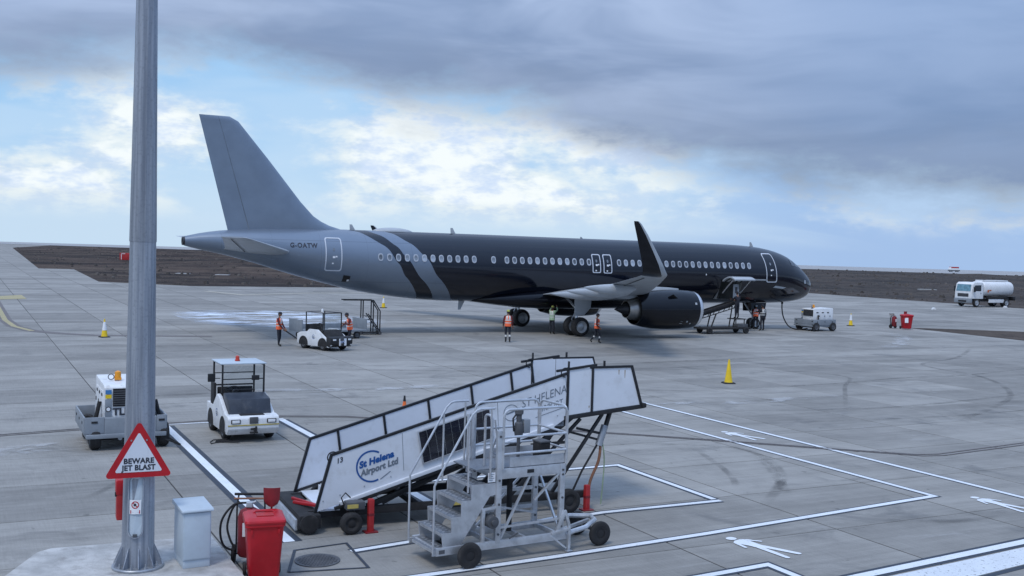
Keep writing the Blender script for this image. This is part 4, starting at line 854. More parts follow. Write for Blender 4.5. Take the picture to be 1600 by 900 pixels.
# wheeled fire extinguisher: kind shared with the far one
def extinguisher(label, loc, rz, group='wheeled fire extinguishers'):
    t = thing('wheeled_extinguisher', label, 'extinguisher', loc, rz, group)
    b = MB(); b.lathe([(.14, .05), (.15, .16), (.20, .185), (.78, .185), (.88, .15), (.93, .06), (.98, .05)], n=24); b.build('cylinder', 'red_dark', t, smooth=40)
    b = MB(); b.box((0, -.02, .98), (.10, .12, .08)); b.cyl((0, 0, .98), (.10, 0, 1.02), .02); b.build('valve', 'ac_grey', t, bevel=.01)
    b = MB(); b.tube([(-.22, .16, .12), (-.22, .20, .9), (-.20, .26, 1.08)], .014); b.tube([(.22, .16, .12), (.22, .20, .9), (.20, .26, 1.08)], .014); b.tube([(-.22, .17, .3), (.22, .17, .3)], .012); b.build('frame', 'black', t)
    b = MB(); b.tube([(-.27, .26, 1.08), (.27, .26, 1.08)], .022); b.build('handle', 'matt_black', t); b = MB(); b.tube([(-.27, .20, 1.02), (.25, .20, 1.02)], .016); b.build('discharge_lance', 'copper', t)
    b = MB(); b.tube(smooth_path([(-.05, 0, 1.0), (-.25, -.02, .97), (-.42, -.02, .75), (-.45, -.02, .5), (-.38, -.02, .3), (-.22, 0, .24), (-.30, .02, .40), (-.35, .03, .62), (-.28, .05, .88), (-.18, .1, 1.0)]), .018, 8); b.build('hose', 'rubber', t)
    for k in (-1, 1): wheel(t, (k*.25, .10, .15), .15, .06, 'x', rim='matt_black')
    b = MB(); b.cyl((-.25, .10, .15), (.25, .10, .15), .014); b.build('axle', 'black', t)
    b = MB(); b.add([(-.09, -.188, .5), (.09, -.188, .5), (.09, -.188, .72), (-.09, -.188, .72)], [(0, 1, 2, 3)]); b.build('label_plate', 'ac_white', t, smooth=0); return t
extinguisher('dark red wheeled extinguisher with black hose beside the foreground red bin', (-4.10, 16.95, 0), R(8))
# red bollards
for k, (x, y, h_, lb) in enumerate(((-2.43, 19.08, .60, 'short red square bollard beside the passenger stairs near wheel'), (1.62, 21.2, .50, 'red bollard behind the silver work platform under the stairs head'))):
    t = thing('red_bollard', lb, 'bollard', (x, y, 0), GA, 'red bollards')
    b = MB(); b.box((0, 0, .012), (.24, .20, .024)); b.build('foot_plate', 'red_dark', t, bevel=.005); b = MB(); b.box((0, 0, h_/2), (.10, .10, h_)); b.box((0, 0, h_), (.085, .085, .02)); b.build('post', 'red_paint', t, bevel=.008); b = MB(); b.box((0, 0, h_*.55), (.108, .108, .05)); b.build('band', 'red_dark', t, bevel=.004)
# traffic cones
def cone(label, loc, h_, body, band, m='yellow', tip=None):
    t = thing('traffic_cone', label, 'cone', loc, random.uniform(0, 1), 'traffic cones'); s_ = h_/.93
    b = MB(); b.loft([rsq(.46*s_, .46*s_, 0, .05*s_), rsq(.46*s_, .46*s_, .03*s_, .05*s_), rsq(.40*s_, .40*s_, .05*s_, .05*s_)]); b.build('base', 'matt_black', t, smooth=40)
    b = MB(); b.lathe([(.045*s_, .165*s_), (.12*s_, .145*s_), (.93*s_, .028*s_), (.93*s_, .012*s_)], n=24); bd = b.build('body', m, t)
    if band:
        z0, z1 = band; r_ = lambda z: .147-(z-.12)/.81*.117
        b = MB(); b.lathe([(z0*s_, (r_(z0)+.004)*s_), (z1*s_, (r_(z1)+.004)*s_)], n=24, cap=False); b.build('band', 'ac_white', bd)
    if tip: b = MB(); b.lathe([(.70*s_, .066*s_), (.95*s_, .036*s_), (.95*s_, .01)], n=16); b.build('tip', tip, bd)
cone('yellow cone with white band standing alone on the left apron behind the mast', (-20.92, 54.77, 0), .95, 1, (.36, .78)); cone('yellow cone with white band behind the jet beneath its rear fuselage', (-10.52, 87.5, 0), .93, 1, (.40, .80))
cone('plain yellow cone with black base right of the stairs head', (8.86, 42.95, 0), .97, 1, None); cone('yellow and white cone between nose generator and far red bin', (26.2, 82.1, 0), .95, 1, (.42, .85)); cone('orange cone with dark tip peeping over the stairs handrail', (-3.15, 32.1, 0), .64, 1, (.25, .4), 'orange', 'black')

# ================================================================== PASSENGER STAIRS  (local x along the climb, y towards the far side)
PS = thing('passenger_stairs', 'white sided mobile passenger stairs lettered St Helena Airport Ltd', 'stairs', (-3.421, 18.983, 0), R(24)); WD = 1.66; sl_ = .2952
def side_prism(b, P, y0, y1): b.prism(P, lambda u, v, w2: (u, w2, v), y0, y1)
near_P = [(0.02, .36), (.29, 1.36), (4.98, 2.74), (4.98, 1.86), (4.75, 1.72)]
for nm, y in (('near_panel', 0.0), ('far_panel', WD)):
    b = MB(); side_prism(b, near_P, y-.014, y+.014); pn = b.build(nm, 'panel_white', PS, smooth=0)
    b = MB(); b.bar((0, y, .34), (.28, y, 1.385), .05, .055); b.build('end_post', 'black', pn, bevel=.01); b = MB(); b.bar((.26, y, 1.375), (5.0, y, 2.76), .055, .055); b.build('hand_rail', 'black', pn, bevel=.012)
    if y: 
        for s_ in (.82, 1.75, 2.68, 3.61, 4.5, 4.98): b = MB(); b.bar((s_, y-.02, 1.36+(s_-.29)*sl_), (s_+.12, y-.02, .44+(s_)*sl_), .04, .045); b.build('rail_post', 'black', pn)
        b = MB(); b.bar((.03, y-.01, .38), (.6, y-.01, .54), .05, .05); b.build('foot_rail', 'black', pn)
    else:
        b = MB(); b.bar((.45, y-.03, .49), (4.72, y-.03, 1.735), .05, .07); b.build('white_trim', 'panel_white', pn, bevel=.01); b = MB(); b.bar((.35, y-.02, .40), (4.72, y-.02, 1.66), .05, .06); b.build('stringer', 'black', pn, bevel=.01)
        b = MB(); b.tube([(.30+.10*math.cos(t), y-.03, 1.34+.10*math.sin(t)) for t in np.linspace(PI*.35, PI*1.35, 9)], .012); b.build('loop_handle', 'black', pn)
for nm, y in (('near_head_panel', 0.0), ('far_head_panel', WD)):
    b = MB(); side_prism(b, [(5.0, 1.92), (5.02, 2.84), (5.55, 2.86), (5.55, 1.985)], y-.014, y+.014); side_prism(b, [(5.56, 1.985), (5.56, 2.86), (6.44, 2.86), (6.70, 2.09)], y-.014, y+.014); pn = b.build(nm, 'panel_white', PS, smooth=0)
    for nm2, p, q, w_ in (('rail_post', (5.01, 1.88), (5.01, 2.88), .05), ('rail_post', (5.56, 1.95), (5.56, 2.88), .05), ('end_post', (6.71, 2.06), (6.45, 2.89), .06), ('hand_rail', (4.75, 2.81), (5.65, 2.92), .05), ('hand_rail', (5.5, 2.87), (6.47, 2.875), .05), ('floor_beam', (4.95, 1.87), (6.78, 2.055), .085), ('peg', (5.02, 2.85), (5.02, 3.0), .03), ('peg', (5.82, 2.88), (5.82, 3.0), .035)):
        b = MB(); b.bar((p[0], y-.012*(1 if y == 0 else -1), p[1]), (q[0], y-.012*(1 if y == 0 else -1), q[1]), .045, w_); b.build(nm2, 'black', pn, bevel=.008)
    b = MB(); b.tube([(4.94+.09*math.cos(t), y-.03, 2.78+.09*math.sin(t)) for t in np.linspace(PI*.2, PI*1.5, 9)], .012); b.build('loop_handle', 'black', pn)
b = MB(); b.box((6.76, WD/2, 2.07), (.10, WD+.14, .10)); b.build('bumper', 'rubber', PS, bevel=.03)
b = MB(); b.bar((4.9, WD/2, 1.86), (6.7, WD/2, 2.03), WD, .04); b.build('platform_floor', 'tread', PS)
b = MB(); b.bar((.35, WD/2, .33), (4.9, WD/2, 1.70), WD-.1, .03); b.build('soffit', 'matt_black', PS)
for k in range(13):
    s_ = .12+k*.375; z = .33+s_*sl_*1.02; b = MB(); b.box((s_+.17, WD/2, z), (.36, WD-.08, .03)); b.box((s_+.34, WD/2, z+.06), (.02, WD-.08, .12)); b.build('tread', 'panel_white' if k < 2 else 'tread', PS)
# chassis
b = MB(); b.box((-.12, WD/2, .22), (.40, WD+.35, .26)); b.build('front_skid', 'matt_black', PS, bevel=.04)
b = MB(); b.box((-.35, WD/2, .17), (.05, WD+.15, .20)); b.build('front_plate', 'alum', PS, bevel=.01); b = MB(); b.cyl((-.14, -.22, .20), (-.14, .02, .20), .17, n=18); b.build('roller', 'rubber', PS, bevel=.02)
b = MB(); b.bar((-.20, WD*.50, .37), (.10, .10, .44), .05); b.bar((-.16, WD*.68, .37), (.10, .10, .44), .05); b.bar((.05, .10, .43), (.30, .08, .52), .07, .05); b.build('red_tow_bar', 'red', PS, bevel=.008)
b = MB()
for y in (.12, WD-.12): b.bar((-.1, y, .30), (5.6, y, .30), .10, .14)
b.build('chassis_rail', 'matt_black', PS, bevel=.01)
for s_ in (.6, 2.0, 3.4, 4.8): b = MB(); b.bar((s_, .1, .30), (s_, WD-.1, .30), .10, .10); b.build('cross_member', 'matt_black', PS)
for y in (.15, WD-.15):
    for p, q, w_ in (((1.0, .36), (4.0, 1.42), .10), ((1.3, .40), (2.6, 1.0), .06), ((3.1, .36), (5.2, 1.86), .10), ((3.9, .36), (5.4, 1.82), .06), ((2.4, .36), (3.3, 1.22), .07), ((4.8, .36), (5.9, 1.90), .06)):
        b = MB(); b.bar((p[0], y, p[1]), (q[0], y, q[1]), .06, w_); b.build('lift_strut', 'black', PS, bevel=.006)
for z, s0, s1 in ((1.0, 2.75, 3.9), (1.35, 4.3, 5.1)): b = MB(); b.bar((s0, .1, z), (s1, .1, z+.02), .05); b.build('brace', 'black', PS)
b = MB(); b.cyl((3.2, WD/2, .5), (5.0, WD/2, 1.75), .06); b.cyl((4.2, WD/2, 1.2), (5.0, WD/2, 1.75), .035); b.build('lift_ram', 'ac_dark_metal', PS)
for s_, y in ((.58, -.34), (.58, WD+.34), (5.05, -.12), (5.05, WD+.12)): wheel(PS, (s_, y, .20 if s_ < 2 else .24), .20 if s_ < 2 else .24, .16, 'y', rim='matt_black')
b = MB(); b.cyl((.58, -.34, .20), (.58, WD+.34, .20), .035); b.build('axle', 'matt_black', PS)
b = MB(); b.box((.66, -.24, .50), (.34, .22, .14)); jb = b.build('jack_box', 'dark_grey', PS, bevel=.015); b = MB(); b.box((.60, -.357, .50), (.20, .012, .07)); b.build('yellow_plate', 'yellow_dull', jb); b = MB(); b.cyl((.62, -.24, .18), (.62, -.24, .46), .05); b.build('jack_leg', 'matt_black', PS)
b = MB(); b.box((2.75, .055, .31), (.6, .012, .06)); b.build('yellow_plate', 'yellow_dull', PS); b = MB(); b.tube([(.48, -.2, .5), (.42, -.22, .64), (.50, -.2, .72), (.60, -.18, .62)], .012); b.build('hydraulic_hose', 'rubber', PS)
# support leg and loose hoses under the head
b = MB(); b.cyl((6.15, .25, 1.98), (6.02, .22, 1.62), .05); b.build('pivot_arm', 'black', PS); b = MB(); b.cyl((6.0, .21, 1.65), (5.85, .18, 1.25), .075); b.build('actuator', 'galv', PS); b = MB(); b.bar((5.95, .2, 1.48), (5.35, .2, 1.62), .05); b.bar((5.9, .2, 1.35), (5.2, .2, 1.55), .045); b.build('link_arm', 'black', PS)
b = MB(); b.tube(smooth_path([(5.9, .18, 1.35), (5.86, .17, .95), (5.68, .16, .55), (5.62, .16, .18)]), .03); b.build('copper_strut', 'copper', PS); b = MB(); b.tube(smooth_path([(5.92, .16, 1.35), (5.98, .15, .9), (5.93, .15, .05)]), .014); b.build('hanging_strap', 'strap_green', PS); b = MB(); b.tube([(5.85, .2, 1.3), (5.5, .2, .75), (5.3, .2, .35)], .022); b.build('hose', 'black', PS)
# lettering and solar panel on the near side
sa = math.atan(sl_)
def nearp(s_, z, off): return lambda u, v: Vector((s_+u*math.cos(sa), -.016-off, z+u*math.sin(sa)+v))
dl = decal('round_emblem', 'blue_ink', PS, [arcband(1.03, 1.135, .265, .297, 62, 298, 40)], lambda u, v: Vector((u, -.019, v)))
decal('emblem_tail', 'grey_ink', PS, [([(1.20, .895), (1.205, .878), (1.40, 1.02), (1.385, 1.028)], [(0, 1, 2, 3)])], lambda u, v: Vector((u, -.019, v)))
decal('name_lettering', 'blue_ink', PS, [text('St Helena', .170, .055, sx=.98, space=1.04)], nearp(.80, 1.105, .004)); decal('name_lettering', 'grey_ink', PS, [text('Airport Ltd', .162, .045, sx=.94, space=1.03)], nearp(.83, .955, .004))
decal('number_lettering', 'dark_ink', PS, [text('13', .13, .025)], nearp(.37, 1.215, .004))
decal('name_lettering', 'grey_ink', PS, [text('ST HELENA', .235, -.004, sx=.86)], nearp(4.02, 2.10, .004)); decal('name_lettering', 'grey_ink', PS, [text('AIRPORT', .165, -.003, sx=.86)], nearp(4.36, 1.99, .004)); decal('name_underline', 'grey_ink', PS, [([(0, 0), (.62, 0), (.62, .012), (0, .012)], [(0, 1, 2, 3)])], nearp(4.32, 1.90, .004))
decal('round_emblem', 'grey_ink', PS, [arcband(3.80, 2.02, .15, .162, 0, 360, 30), ([(3.70, 1.98), (3.88, 2.04), (3.86, 2.07), (3.69, 2.0)], [(0, 1, 2, 3)])], lambda u, v: Vector((u, -.019, v)))
for s_ in (1.62, 3.52, 4.98):
    b = MB(); b.bar((s_+.03, -.0155, .545+s_*sl_), (s_-.02, -.0155, 1.24+s_*sl_), .004, .010); b.build('panel_seam', 'grey_paint', PS)
for s_ in (.14, .45, .9, 1.4, 2.3, 3.0, 3.6, 4.2, 4.8): b = MB(); b.cyl((s_, -.024, .44+s_*sl_+.07), (s_, -.014, .44+s_*sl_+.07), .012, n=8); b.build('rivet', 'galv', PS)
mat('rust', (.34, .25, .15), .8, var=.3)
for s_, z, L in ((6.30, 2.80, .16), (6.16, 2.81, .10), (5.50, 2.10, .05)): b = MB(); b.add([(s_-.012, -.0155, z), (s_+.012, -.0155, z), (s_+.005, -.0155, z-L), (s_-.004, -.0155, z-L)], [(0, 1, 2, 3)]); b.build('rust_streak', 'rust', PS, smooth=0)
P4 = [(1.90, 1.73), (3.33, 2.13), (3.42, 1.55), (2.02, 1.13)]
b = MB(); side_prism(b, P4, -.045, -.015); so_ = b.build('solar_panel', 'glass_dark', PS, smooth=0)
b = MB()
for i in range(4): b.bar((P4[i][0], -.04, P4[i][1]), (P4[(i+1) % 4][0], -.04, P4[(i+1) % 4][1]), .025, .025)
b.build('panel_frame', 'alum', so_, bevel=.004)
def bil(u, v): q = [Vector((*p, 0)) for p in P4]; r_ = (q[0]*(1-u)+q[1]*u)*(1-v)+(q[3]*(1-u)+q[2]*u)*v; return r_
mat('solar_cell', (.006, .007, .016), .15, var=.25, coat=.5, rnd=.25)
for i in range(9):
    for j in range(5):
        u0, u1, v0, v1 = (i+.05)/9, (i+.95)/9, (j+.06)/5, (j+.94)/5; q = [bil(u0, v0), bil(u1, v0), bil(u1, v1), bil(u0, v1)]
        b = MB(); b.add([(p.x, -.0465, p.y) for p in q], [(0, 1, 2, 3)]); b.build('solar_cell', 'solar_cell', so_, smooth=0)
b = MB()
for i in range(10): p, q = bil(i/9, .02), bil(i/9, .98); b.bar((p.x, -.0455, p.y), (q.x, -.0455, q.y), .002, .012, up=(0, 1, 0))
tag(b.build('busbar', 'alum', so_, smooth=0), None, kind='stuff')

# ================================================================== SILVER WORK PLATFORM  (local x along, y to the far side)
WP = thing('work_platform', 'silver aluminium wheeled work platform with steps and guard rails', 'platform', (-1.107, 16.96, 0), R(31)); DW = .85; F0 = 1.53
b = MB()
for y in (0, DW):
    b = MB(); b.bar((0, y, .28), (2.55, y, .28), .06, .13); b.build('base_rail', 'alum', WP, bevel=.008)
for s_ in (.05, 1.1, 1.75, 2.4): b = MB(); b.bar((s_, 0, .28), (s_, DW, .28), .05, .08); b.build('cross_rail', 'alum', WP, bevel=.006)
b = MB(); b.tube([(2.5, 0, .30), (2.95, .02, .36), (3.25, .18, .42), (3.35, .45, .42), (3.1, .75, .38), (2.5, DW, .30)], .045, 8); b.bar((2.5, .2, .30), (3.2, .3, .40), .05); b.build('draw_frame', 'alum', WP)
for s_, y in ((1.14, 0), (2.40, 0), (1.14, DW), (2.40, DW)):
    top_ = 2.18 if s_ < 2 and y == 0 else F0; b = MB(); b.box((s_, y, (.3+top_)/2), (.10, .07, top_-.3)); ps_ = b.build('column', 'alum', WP, bevel=.01)
    for z in (.45, .95, 1.35, top_-.1): b = MB(); b.cyl((s_, y-.05, z), (s_, y-.03, z), .02, n=10); b.build('bolt', 'dark_grey', ps_)
for y in (0, DW): b = MB(); b.bar((1.1, y-.002, F0-.08), (2.47, y-.002, F0-.08), .045, .17); b.build('deck_beam', 'alum', WP, bevel=.006)
for s_ in (1.1, 2.45): b = MB(); b.bar((s_, .03, F0-.08), (s_, DW-.03, F0-.08), .04, .15); b.build('deck_beam', 'alum', WP, bevel=.006)
b = MB(); b.box((1.6, DW/2, F0+.012), (1.75, DW-.05, .02)); b.build('deck', 'tread', WP)
for y in (0, DW): b = MB(); b.box((1.9, y, F0+.10), (1.1, .015, .16)); b.build('toe_board', 'alum', WP)
b = MB(); b.box((1.75, -.028, F0-.07), (.13, .01, .06)); b.build('maker_plate', 'black', WP)
for p, q in ((((1.2, .0, .36), (1.75, .0, 1.38))), ((2.35, .0, 1.38), (1.85, .0, .95)), ((1.2, DW, .36), (2.3, DW, 1.36)), ((2.4, .05, .38), (2.4, DW-.05, 1.35)), ((1.14, .05, .9), (2.40, DW-.05, .5))): b = MB(); b.bar(p, q, .035); b.build('brace', 'alum', WP)
for z in (.62, .95): 
    for y in (DW,): b = MB(); b.bar((1.14, y, z), (2.40, y, z), .04, .06); b.build('tie_rail', 'alum', WP)
b = MB(); b.bar((1.14, 0, .55), (2.4, 0, .58), .03, .035); b.build('tie_rail', 'alum', WP)
b = MB(); b.box((.86, 0, .62), (.06, .06, .58)); b.bar((.83, 0, .88), (1.12, 0, .90), .05); b.build('winch_post', 'alum', WP, bevel=.006); b = MB(); b.cyl((1.0, -.12, .68), (1.0, .12, .68), .105, n=18); b.cyl((1.0, -.16, .68), (1.0, -.1, .68), .05, n=12); b.build('winch_drum', 'dark_grey', WP, bevel=.008)
b = MB(); b.cyl((1.62, DW/2, .35), (1.62, DW/2, F0), .05); b.build('lift_column', 'matt_black', WP)
b = MB(); b.bar((1.35, -.05, .36), (1.52, -.05, .44), .02); b.build('latch_lever', 'dark_grey', WP)
# steps
TR = [(-.02, .30), (.13, .555), (.30, .80), (.48, 1.05), (.66, 1.30)]
for s_, z in TR:
    b = MB(); b.box((s_+.13, DW/2, z), (.27, DW-.06, .025)); td = b.build('tread', 'tread', WP, bevel=.004)
    b = MB(); b.box((s_-.005, DW/2, z-.02), (.012, DW-.06, .05)); b.build('nosing', 'alum', td)
    for i in range(7):
        for j in range(2): b = b if (i or j) else MB(); b.box((s_+.06+.12*j, .1+i*.11, z+.014), (.06, .03, .006), rz=.6*(-1)**(i+j))
    tag(b.build('grip_pattern', 'alum', td, smooth=0), None, kind='stuff')
for y in (0, DW):
    P = [(-.06, .24), (-.06, .34), (.10, .60), (.27, .85), (.45, 1.10), (.62, 1.36), (.92, 1.56), (1.10, 1.56), (1.10, 1.3), (.62, .56), (.36, .24)]
    sp_ = [(-.06, .22)]
    for i, (s_, z) in enumerate(TR): sp_ += [(s_-.03, z+.012), (s_+(.155 if i < 4 else .40), z+.012)]
    sp_ += [(1.10, TR[-1][1]+.012), (1.10, 1.12), (.98, 1.10), (.36, .22)]
    b = MB(); b.prism(sp_, lambda u, v, w2: (u, w2, v), y-.012, y+.012); b.build('stringer', 'alum', WP, smooth=0)
b = MB(); b.add([(.93, -.0145, 1.33), (1.07, -.0145, 1.33), (1.07, -.0145, 1.49), (.93, -.0145, 1.49)], [(0, 1, 2, 3)]); nt = b.build('notice_label', 'ac_white', WP, smooth=0)
b = MB()
for k in range(4): b.add([(.95, -.0155, 1.46-.03*k), (1.05-.02*(k % 2), -.0155, 1.46-.03*k), (1.05-.02*(k % 2), -.0155, 1.45-.03*k), (.95, -.0155, 1.45-.03*k)], [(0, 3, 2, 1)])
tag(b.build('notice_print', 'grey_ink', nt, smooth=0, recalc=False), None, kind='stuff')
b = MB(); b.box((.10, -.035, .28), (.10, .01, .06)); b.build('maker_plate', 'dark_grey', WP)
TB = .019
for y in (-.03, DW+.03):
    b = MB(); b.tube([(-.06, y, .26), (-.06, y, 1.36), (-.03, y, 1.42), (.60, y, 2.47), (.68, y, 2.54), (.75, y, 2.56), (1.02, y, 2.56)], TB, 8); b.build('stair_rail', 'alum', WP)
    b = MB(); b.tube([(.55, y, 1.2), (.55, y, 2.36)], TB*.9, 8); b.build('rail_post', 'alum', WP); b = MB(); b.tube([(.96, y, 1.4), (.96, y, 2.55)], TB*.9, 8); b.build('rail_post', 'alum', WP)
def guard(P0, P1, z0=F0, z1=2.52, r_=.12, mids=(1.78, 2.06)):
    p0, p1 = Vector(P0), Vector(P1); d = (p1-p0).normalized(); pt = lambda u, z: (p0.x+d.x*u, p0.y+d.y*u, z); L = (p1-p0).length
    pts = [pt(0, z0), pt(0, z1-r_)]+[pt(r_-r_*math.cos(t), z1-r_+r_*math.sin(t)) for t in (.4, .8, 1.2)]+[pt(r_, z1), pt(L-r_, z1)]+[pt(L-r_+r_*math.sin(t), z1-r_+r_*math.cos(t)) for t in (.4, .8, 1.2)]+[pt(L, z1-r_), pt(L, z0)]
    b = MB(); b.tube(pts, TB+.003, 8); g_ = b.build('guard_rail', 'alum', WP)
    for z in mids: b = MB(); b.tube([pt(0, z), pt(L, z)], TB+.002, 8); b.build('mid_rail', 'alum', g_)
guard((1.20, -.03), (2.46, -.03)); guard((1.16, DW+.03), (2.46, DW+.03)); guard((2.47, .0), (2.47, DW)); guard((1.02, .05), (1.02, .28), z1=2.42, r_=.08, mids=())
for k, s_ in enumerate((.98, 1.06)): b = MB(); b.box((s_, DW-.06, 1.85), (.04, .05, 1.0)); b.build('gate_post', 'alum', WP, bevel=.006)
b = MB(); b.tube([(1.1, .1, 2.35), (1.16, .12, 2.05), (1.1, .2, 1.8), (1.3, .3, 1.68)], .016, 8); b.build('gate_loop', 'alum', WP)
# jack leg and wheels
b = MB(); b.bar((2.30, 0, .30), (2.46, -.04, .72), .05, .06); b.bar((2.46, -.04, .72), (2.55, -.05, .45), .05, .05); b.bar((2.2, -.02, .34), (2.56, -.05, .40), .06, .05); b.bar((2.55, -.05, .46), (2.55, -.05, .02), .05, .05); b.bar((2.2, -.02, .30), (2.5, -.05, .06), .03, .03); b.box((2.55, -.05, .012), (.12, .10, .02)); b.build('outrigger', 'alum', WP, bevel=.005)
for s_, y in ((.52, -.20), (.52, DW+.20)): wheel(WP, (s_, y, .215), .215, .09, 'y', rim='matt_black', hub=.4)
wheel(WP, (3.26, .02, .215), .215, .09, 'y', rim='matt_black', hub=.4); wheel(WP, (3.3, .78, .215), .215, .09, 'y', rim='matt_black', hub=.4)
b = MB(); b.cyl((.52, -.2, .215), (.52, DW+.2, .215), .025); b.build('axle', 'dark_grey', WP); b = MB(); b.cyl((3.28, .02, .215), (3.28, .78, .215), .02); b.bar((3.1, .3, .4), (3.28, .3, .22), .04); b.build('castor_axle', 'dark_grey', WP)
# gear carried on the deck
dv = thing('hoist_tool', 'dark upright hoist tool standing on the silver work platform deck', 'tool', Vector((-1.107, 16.96, 0))+Matrix.Rotation(R(31), 3, 'Z') @ Vector((1.80, .48, F0+.022)), R(31))
b = MB(); b.lathe([(0, .03), (.40, .03), (.42, .07), (.52, .085), (.64, .07), (.66, .045), (.78, .05), (.80, .075), (.88, .075), (.90, .03)], n=14); b.build('stem', 'dark_grey', dv); b = MB(); b.tube([(-.02, 0, .84), (-.12, 0, .72), (-.10, 0, .5)], .016); b.build('arm', 'black', dv); b = MB(); b.box((.14, 0, .58), (.13, .10, .24)); b.build('control_box', 'grey_paint', dv, bevel=.012)
dv2 = thing('battery_box', 'black box standing at the right end of the work platform deck', 'box', Vector((-1.107, 16.96, 0))+Matrix.Rotation(R(31), 3, 'Z') @ Vector((2.24, .42, F0+.022)), R(31))
b = MB(); b.box((0, 0, .15), (.20, .26, .30)); b.build('case', 'matt_black', dv2, bevel=.015); b = MB(); b.box((0, 0, .31), (.22, .28, .03)); b.build('lid', 'dark_grey', dv2, bevel=.01)
# ================================================================== RAMP VEHICLES  (local x forward, y left, origin on the ground under the middle)
def tug(label, loc, rz, variant):
    t = thing('baggage_tug', label, 'tug', loc, rz, 'baggage tugs'); A = variant == 'a'
    b = MB(); P = [(-1.30, .34), (-1.30, .74), (-.55, .74), (-.45, .80), (-.05, 1.10), (.20, 1.06), (.95, .70), (1.32, .66), (1.36, .60), (1.36, .32), (1.20, .20), (-1.15, .20)]
    if not A: P = [(-1.30, .30), (-1.30, .70), (-1.05, .80), (-.50, .86), (-.35, .98), (.30, .98), (.95, .62), (1.34, .60), (1.36, .50), (1.36, .30), (1.2, .18), (-1.15, .18)]
    for y0, y1, nm in ((-.65, -.55, 'side_panel'), (.55, .65, 'side_panel')):
        b = MB(); b.prism(P, lambda u, v, w2: (u, w2, v), y0, y1); sp = b.build(nm, 'white', t, bevel=.02)
        ys = y0-.004 if y0 < 0 else y1+.004; sg_ = -1 if y0 < 0 else 1
        for wx in (-.78, .72):
            b = MB(); b.add([(wx+.36*math.cos(q), ys+.002*sg_, max(.19, .26+.36*math.sin(q))) for q in np.linspace(-.2, PI+.2, 14)], [tuple(range(14))]); b.build('wheel_arch', 'matt_black', sp, smooth=0)
        decal('emblem', 'blue_ink', sp, [arcband(.02, .62, .085, .105, 40, 330, 20)], lambda u, v: Vector((u, ys+.003*sg_, v))); decal('emblem_print', 'grey_ink', sp, [([(-.05, .61), (.11, .61), (.11, .64), (-.05, .64)], [(0, 1, 2, 3)]), ([(-.05, .56), (.09, .56), (.09, .59), (-.05, .59)], [(0, 1, 2, 3)])], lambda u, v: Vector((u, ys+.003*sg_, v)))
    b = MB(); b.box((0, 0, .33), (2.5, 1.1, .22)); b.build('chassis', 'matt_black', t, bevel=.02)
    b = MB(); b.box((-.98, 0, .60), (.60, 1.10, .26)); b.build('rear_deck', 'white' if A else 'dark_grey', t, bevel=.02)
    b = MB(); b.prism([(1.02, .26), (1.02, .70), (1.34, .68), (1.39, .62), (1.39, .36), (1.25, .20)], lambda u, v, w2: (u, w2, v), -.66, .66); fr = b.build('front_bumper', 'white' if A else 'black', t, bevel=.025)
    if A:
        b = MB(); b.box((1.12, 0, .698), (.26, .62, .02)); b.build('nose_pocket', 'matt_black', fr); b = MB(); b.box((1.395, 0, .46), (.012, 1.32, .03)); b.build('yellow_stripe', 'yellow_dull', fr)
        b = MB(); b.prism([(.26, .66), (.26, 1.16), (.88, 1.06), (1.04, .68)], lambda u, v, w2: (u, w2, v), -.545, .545); hd = b.build('hood', 'navy_hood', t, bevel=.02); b = MB(); b.tube([(.30, -.26, 1.20), (.36, -.26, 1.24), (.36, .26, 1.24), (.30, .26, 1.20)], .018); b.build('hood_handle', 'black', hd)
    else:
        b = MB(); b.prism([(.28, .60), (.28, .97), (.60, .96), (.98, .62)], lambda u, v, w2: (u, w2, v), -.53, .53); b.build('hood', 'matt_black', t, bevel=.02)
        b = MB(); b.box((1.40, .05, .44), (.014, .44, .34)); nb = b.build('white_board', 'ac_white', fr); decal('board_emblem', 'blue_ink', nb, [arcband(.05, .45, .11, .13, 30, 330, 20), ([(-.05, .43), (.15, .43), (.15, .47), (-.05, .47)], [(0, 1, 2, 3)])], lambda u, v: Vector((1.409, u, v)))
    for y in (-.46, .46):
        b = MB(); b.box((1.395, y, .56), (.02, .24, .11)); hl = b.build('headlight', 'black', fr, bevel=.006); b = MB(); b.box((1.41, y, .56), (.012, .19, .075)); b.build('lens', 'lamp', hl, bevel=.004)
    b = MB(); b.box((1.40, 0, .58), (.02, .22, .17)); b.build('grille', 'dark_grey', fr, bevel=.006)
    b = MB(); b.box((1.42, 0, .36), (.08, .16, .05)); b.box((1.45, .05, .34), (.05, .05, .18)); b.box((1.42, 0, .27), (.08, .20, .04)); b.cyl((1.46, 0, .24), (1.46, 0, .40), .02); b.build('tow_hitch', 'matt_black', fr, bevel=.01)
    for x in (-.78, .72):
        for y in (-.56, .56): wheel(t, (x, y, .27), .27, .20, 'y', rim='dark_grey')
    # seat, wheel, cab
    b = MB(); b.box((-.45, 0, .72), (.50, .95, .12)); b.bar((-.72, 0, .74), (-.80, 0, 1.18), .95, .10, up=(1, 0, 0)); b.build('seat', 'matt_black', t, bevel=.03)
    c = Vector((.02, -.25, 1.20)); ax = Vector((-.6, 0, .8)).normalized(); u = Vector((0, 1, 0)); v = ax.cross(u)
    b = MB(); b.tube([c+.19*(math.cos(q)*u+math.sin(q)*v) for q in np.linspace(0, 2*PI, 20)[:-1]], .014, 6, closed=True); sw = b.build('steering_wheel', 'black', t); b = MB(); b.cyl(c, c-ax*.35, .02); b.bar(c-u*.18, c+u*.18, .02); b.build('column', 'black', sw)
    zr = 1.88 if A else 1.80; xf, xb, hw_ = (.16, -.92, .55) if A else (.62, -.70, .56)
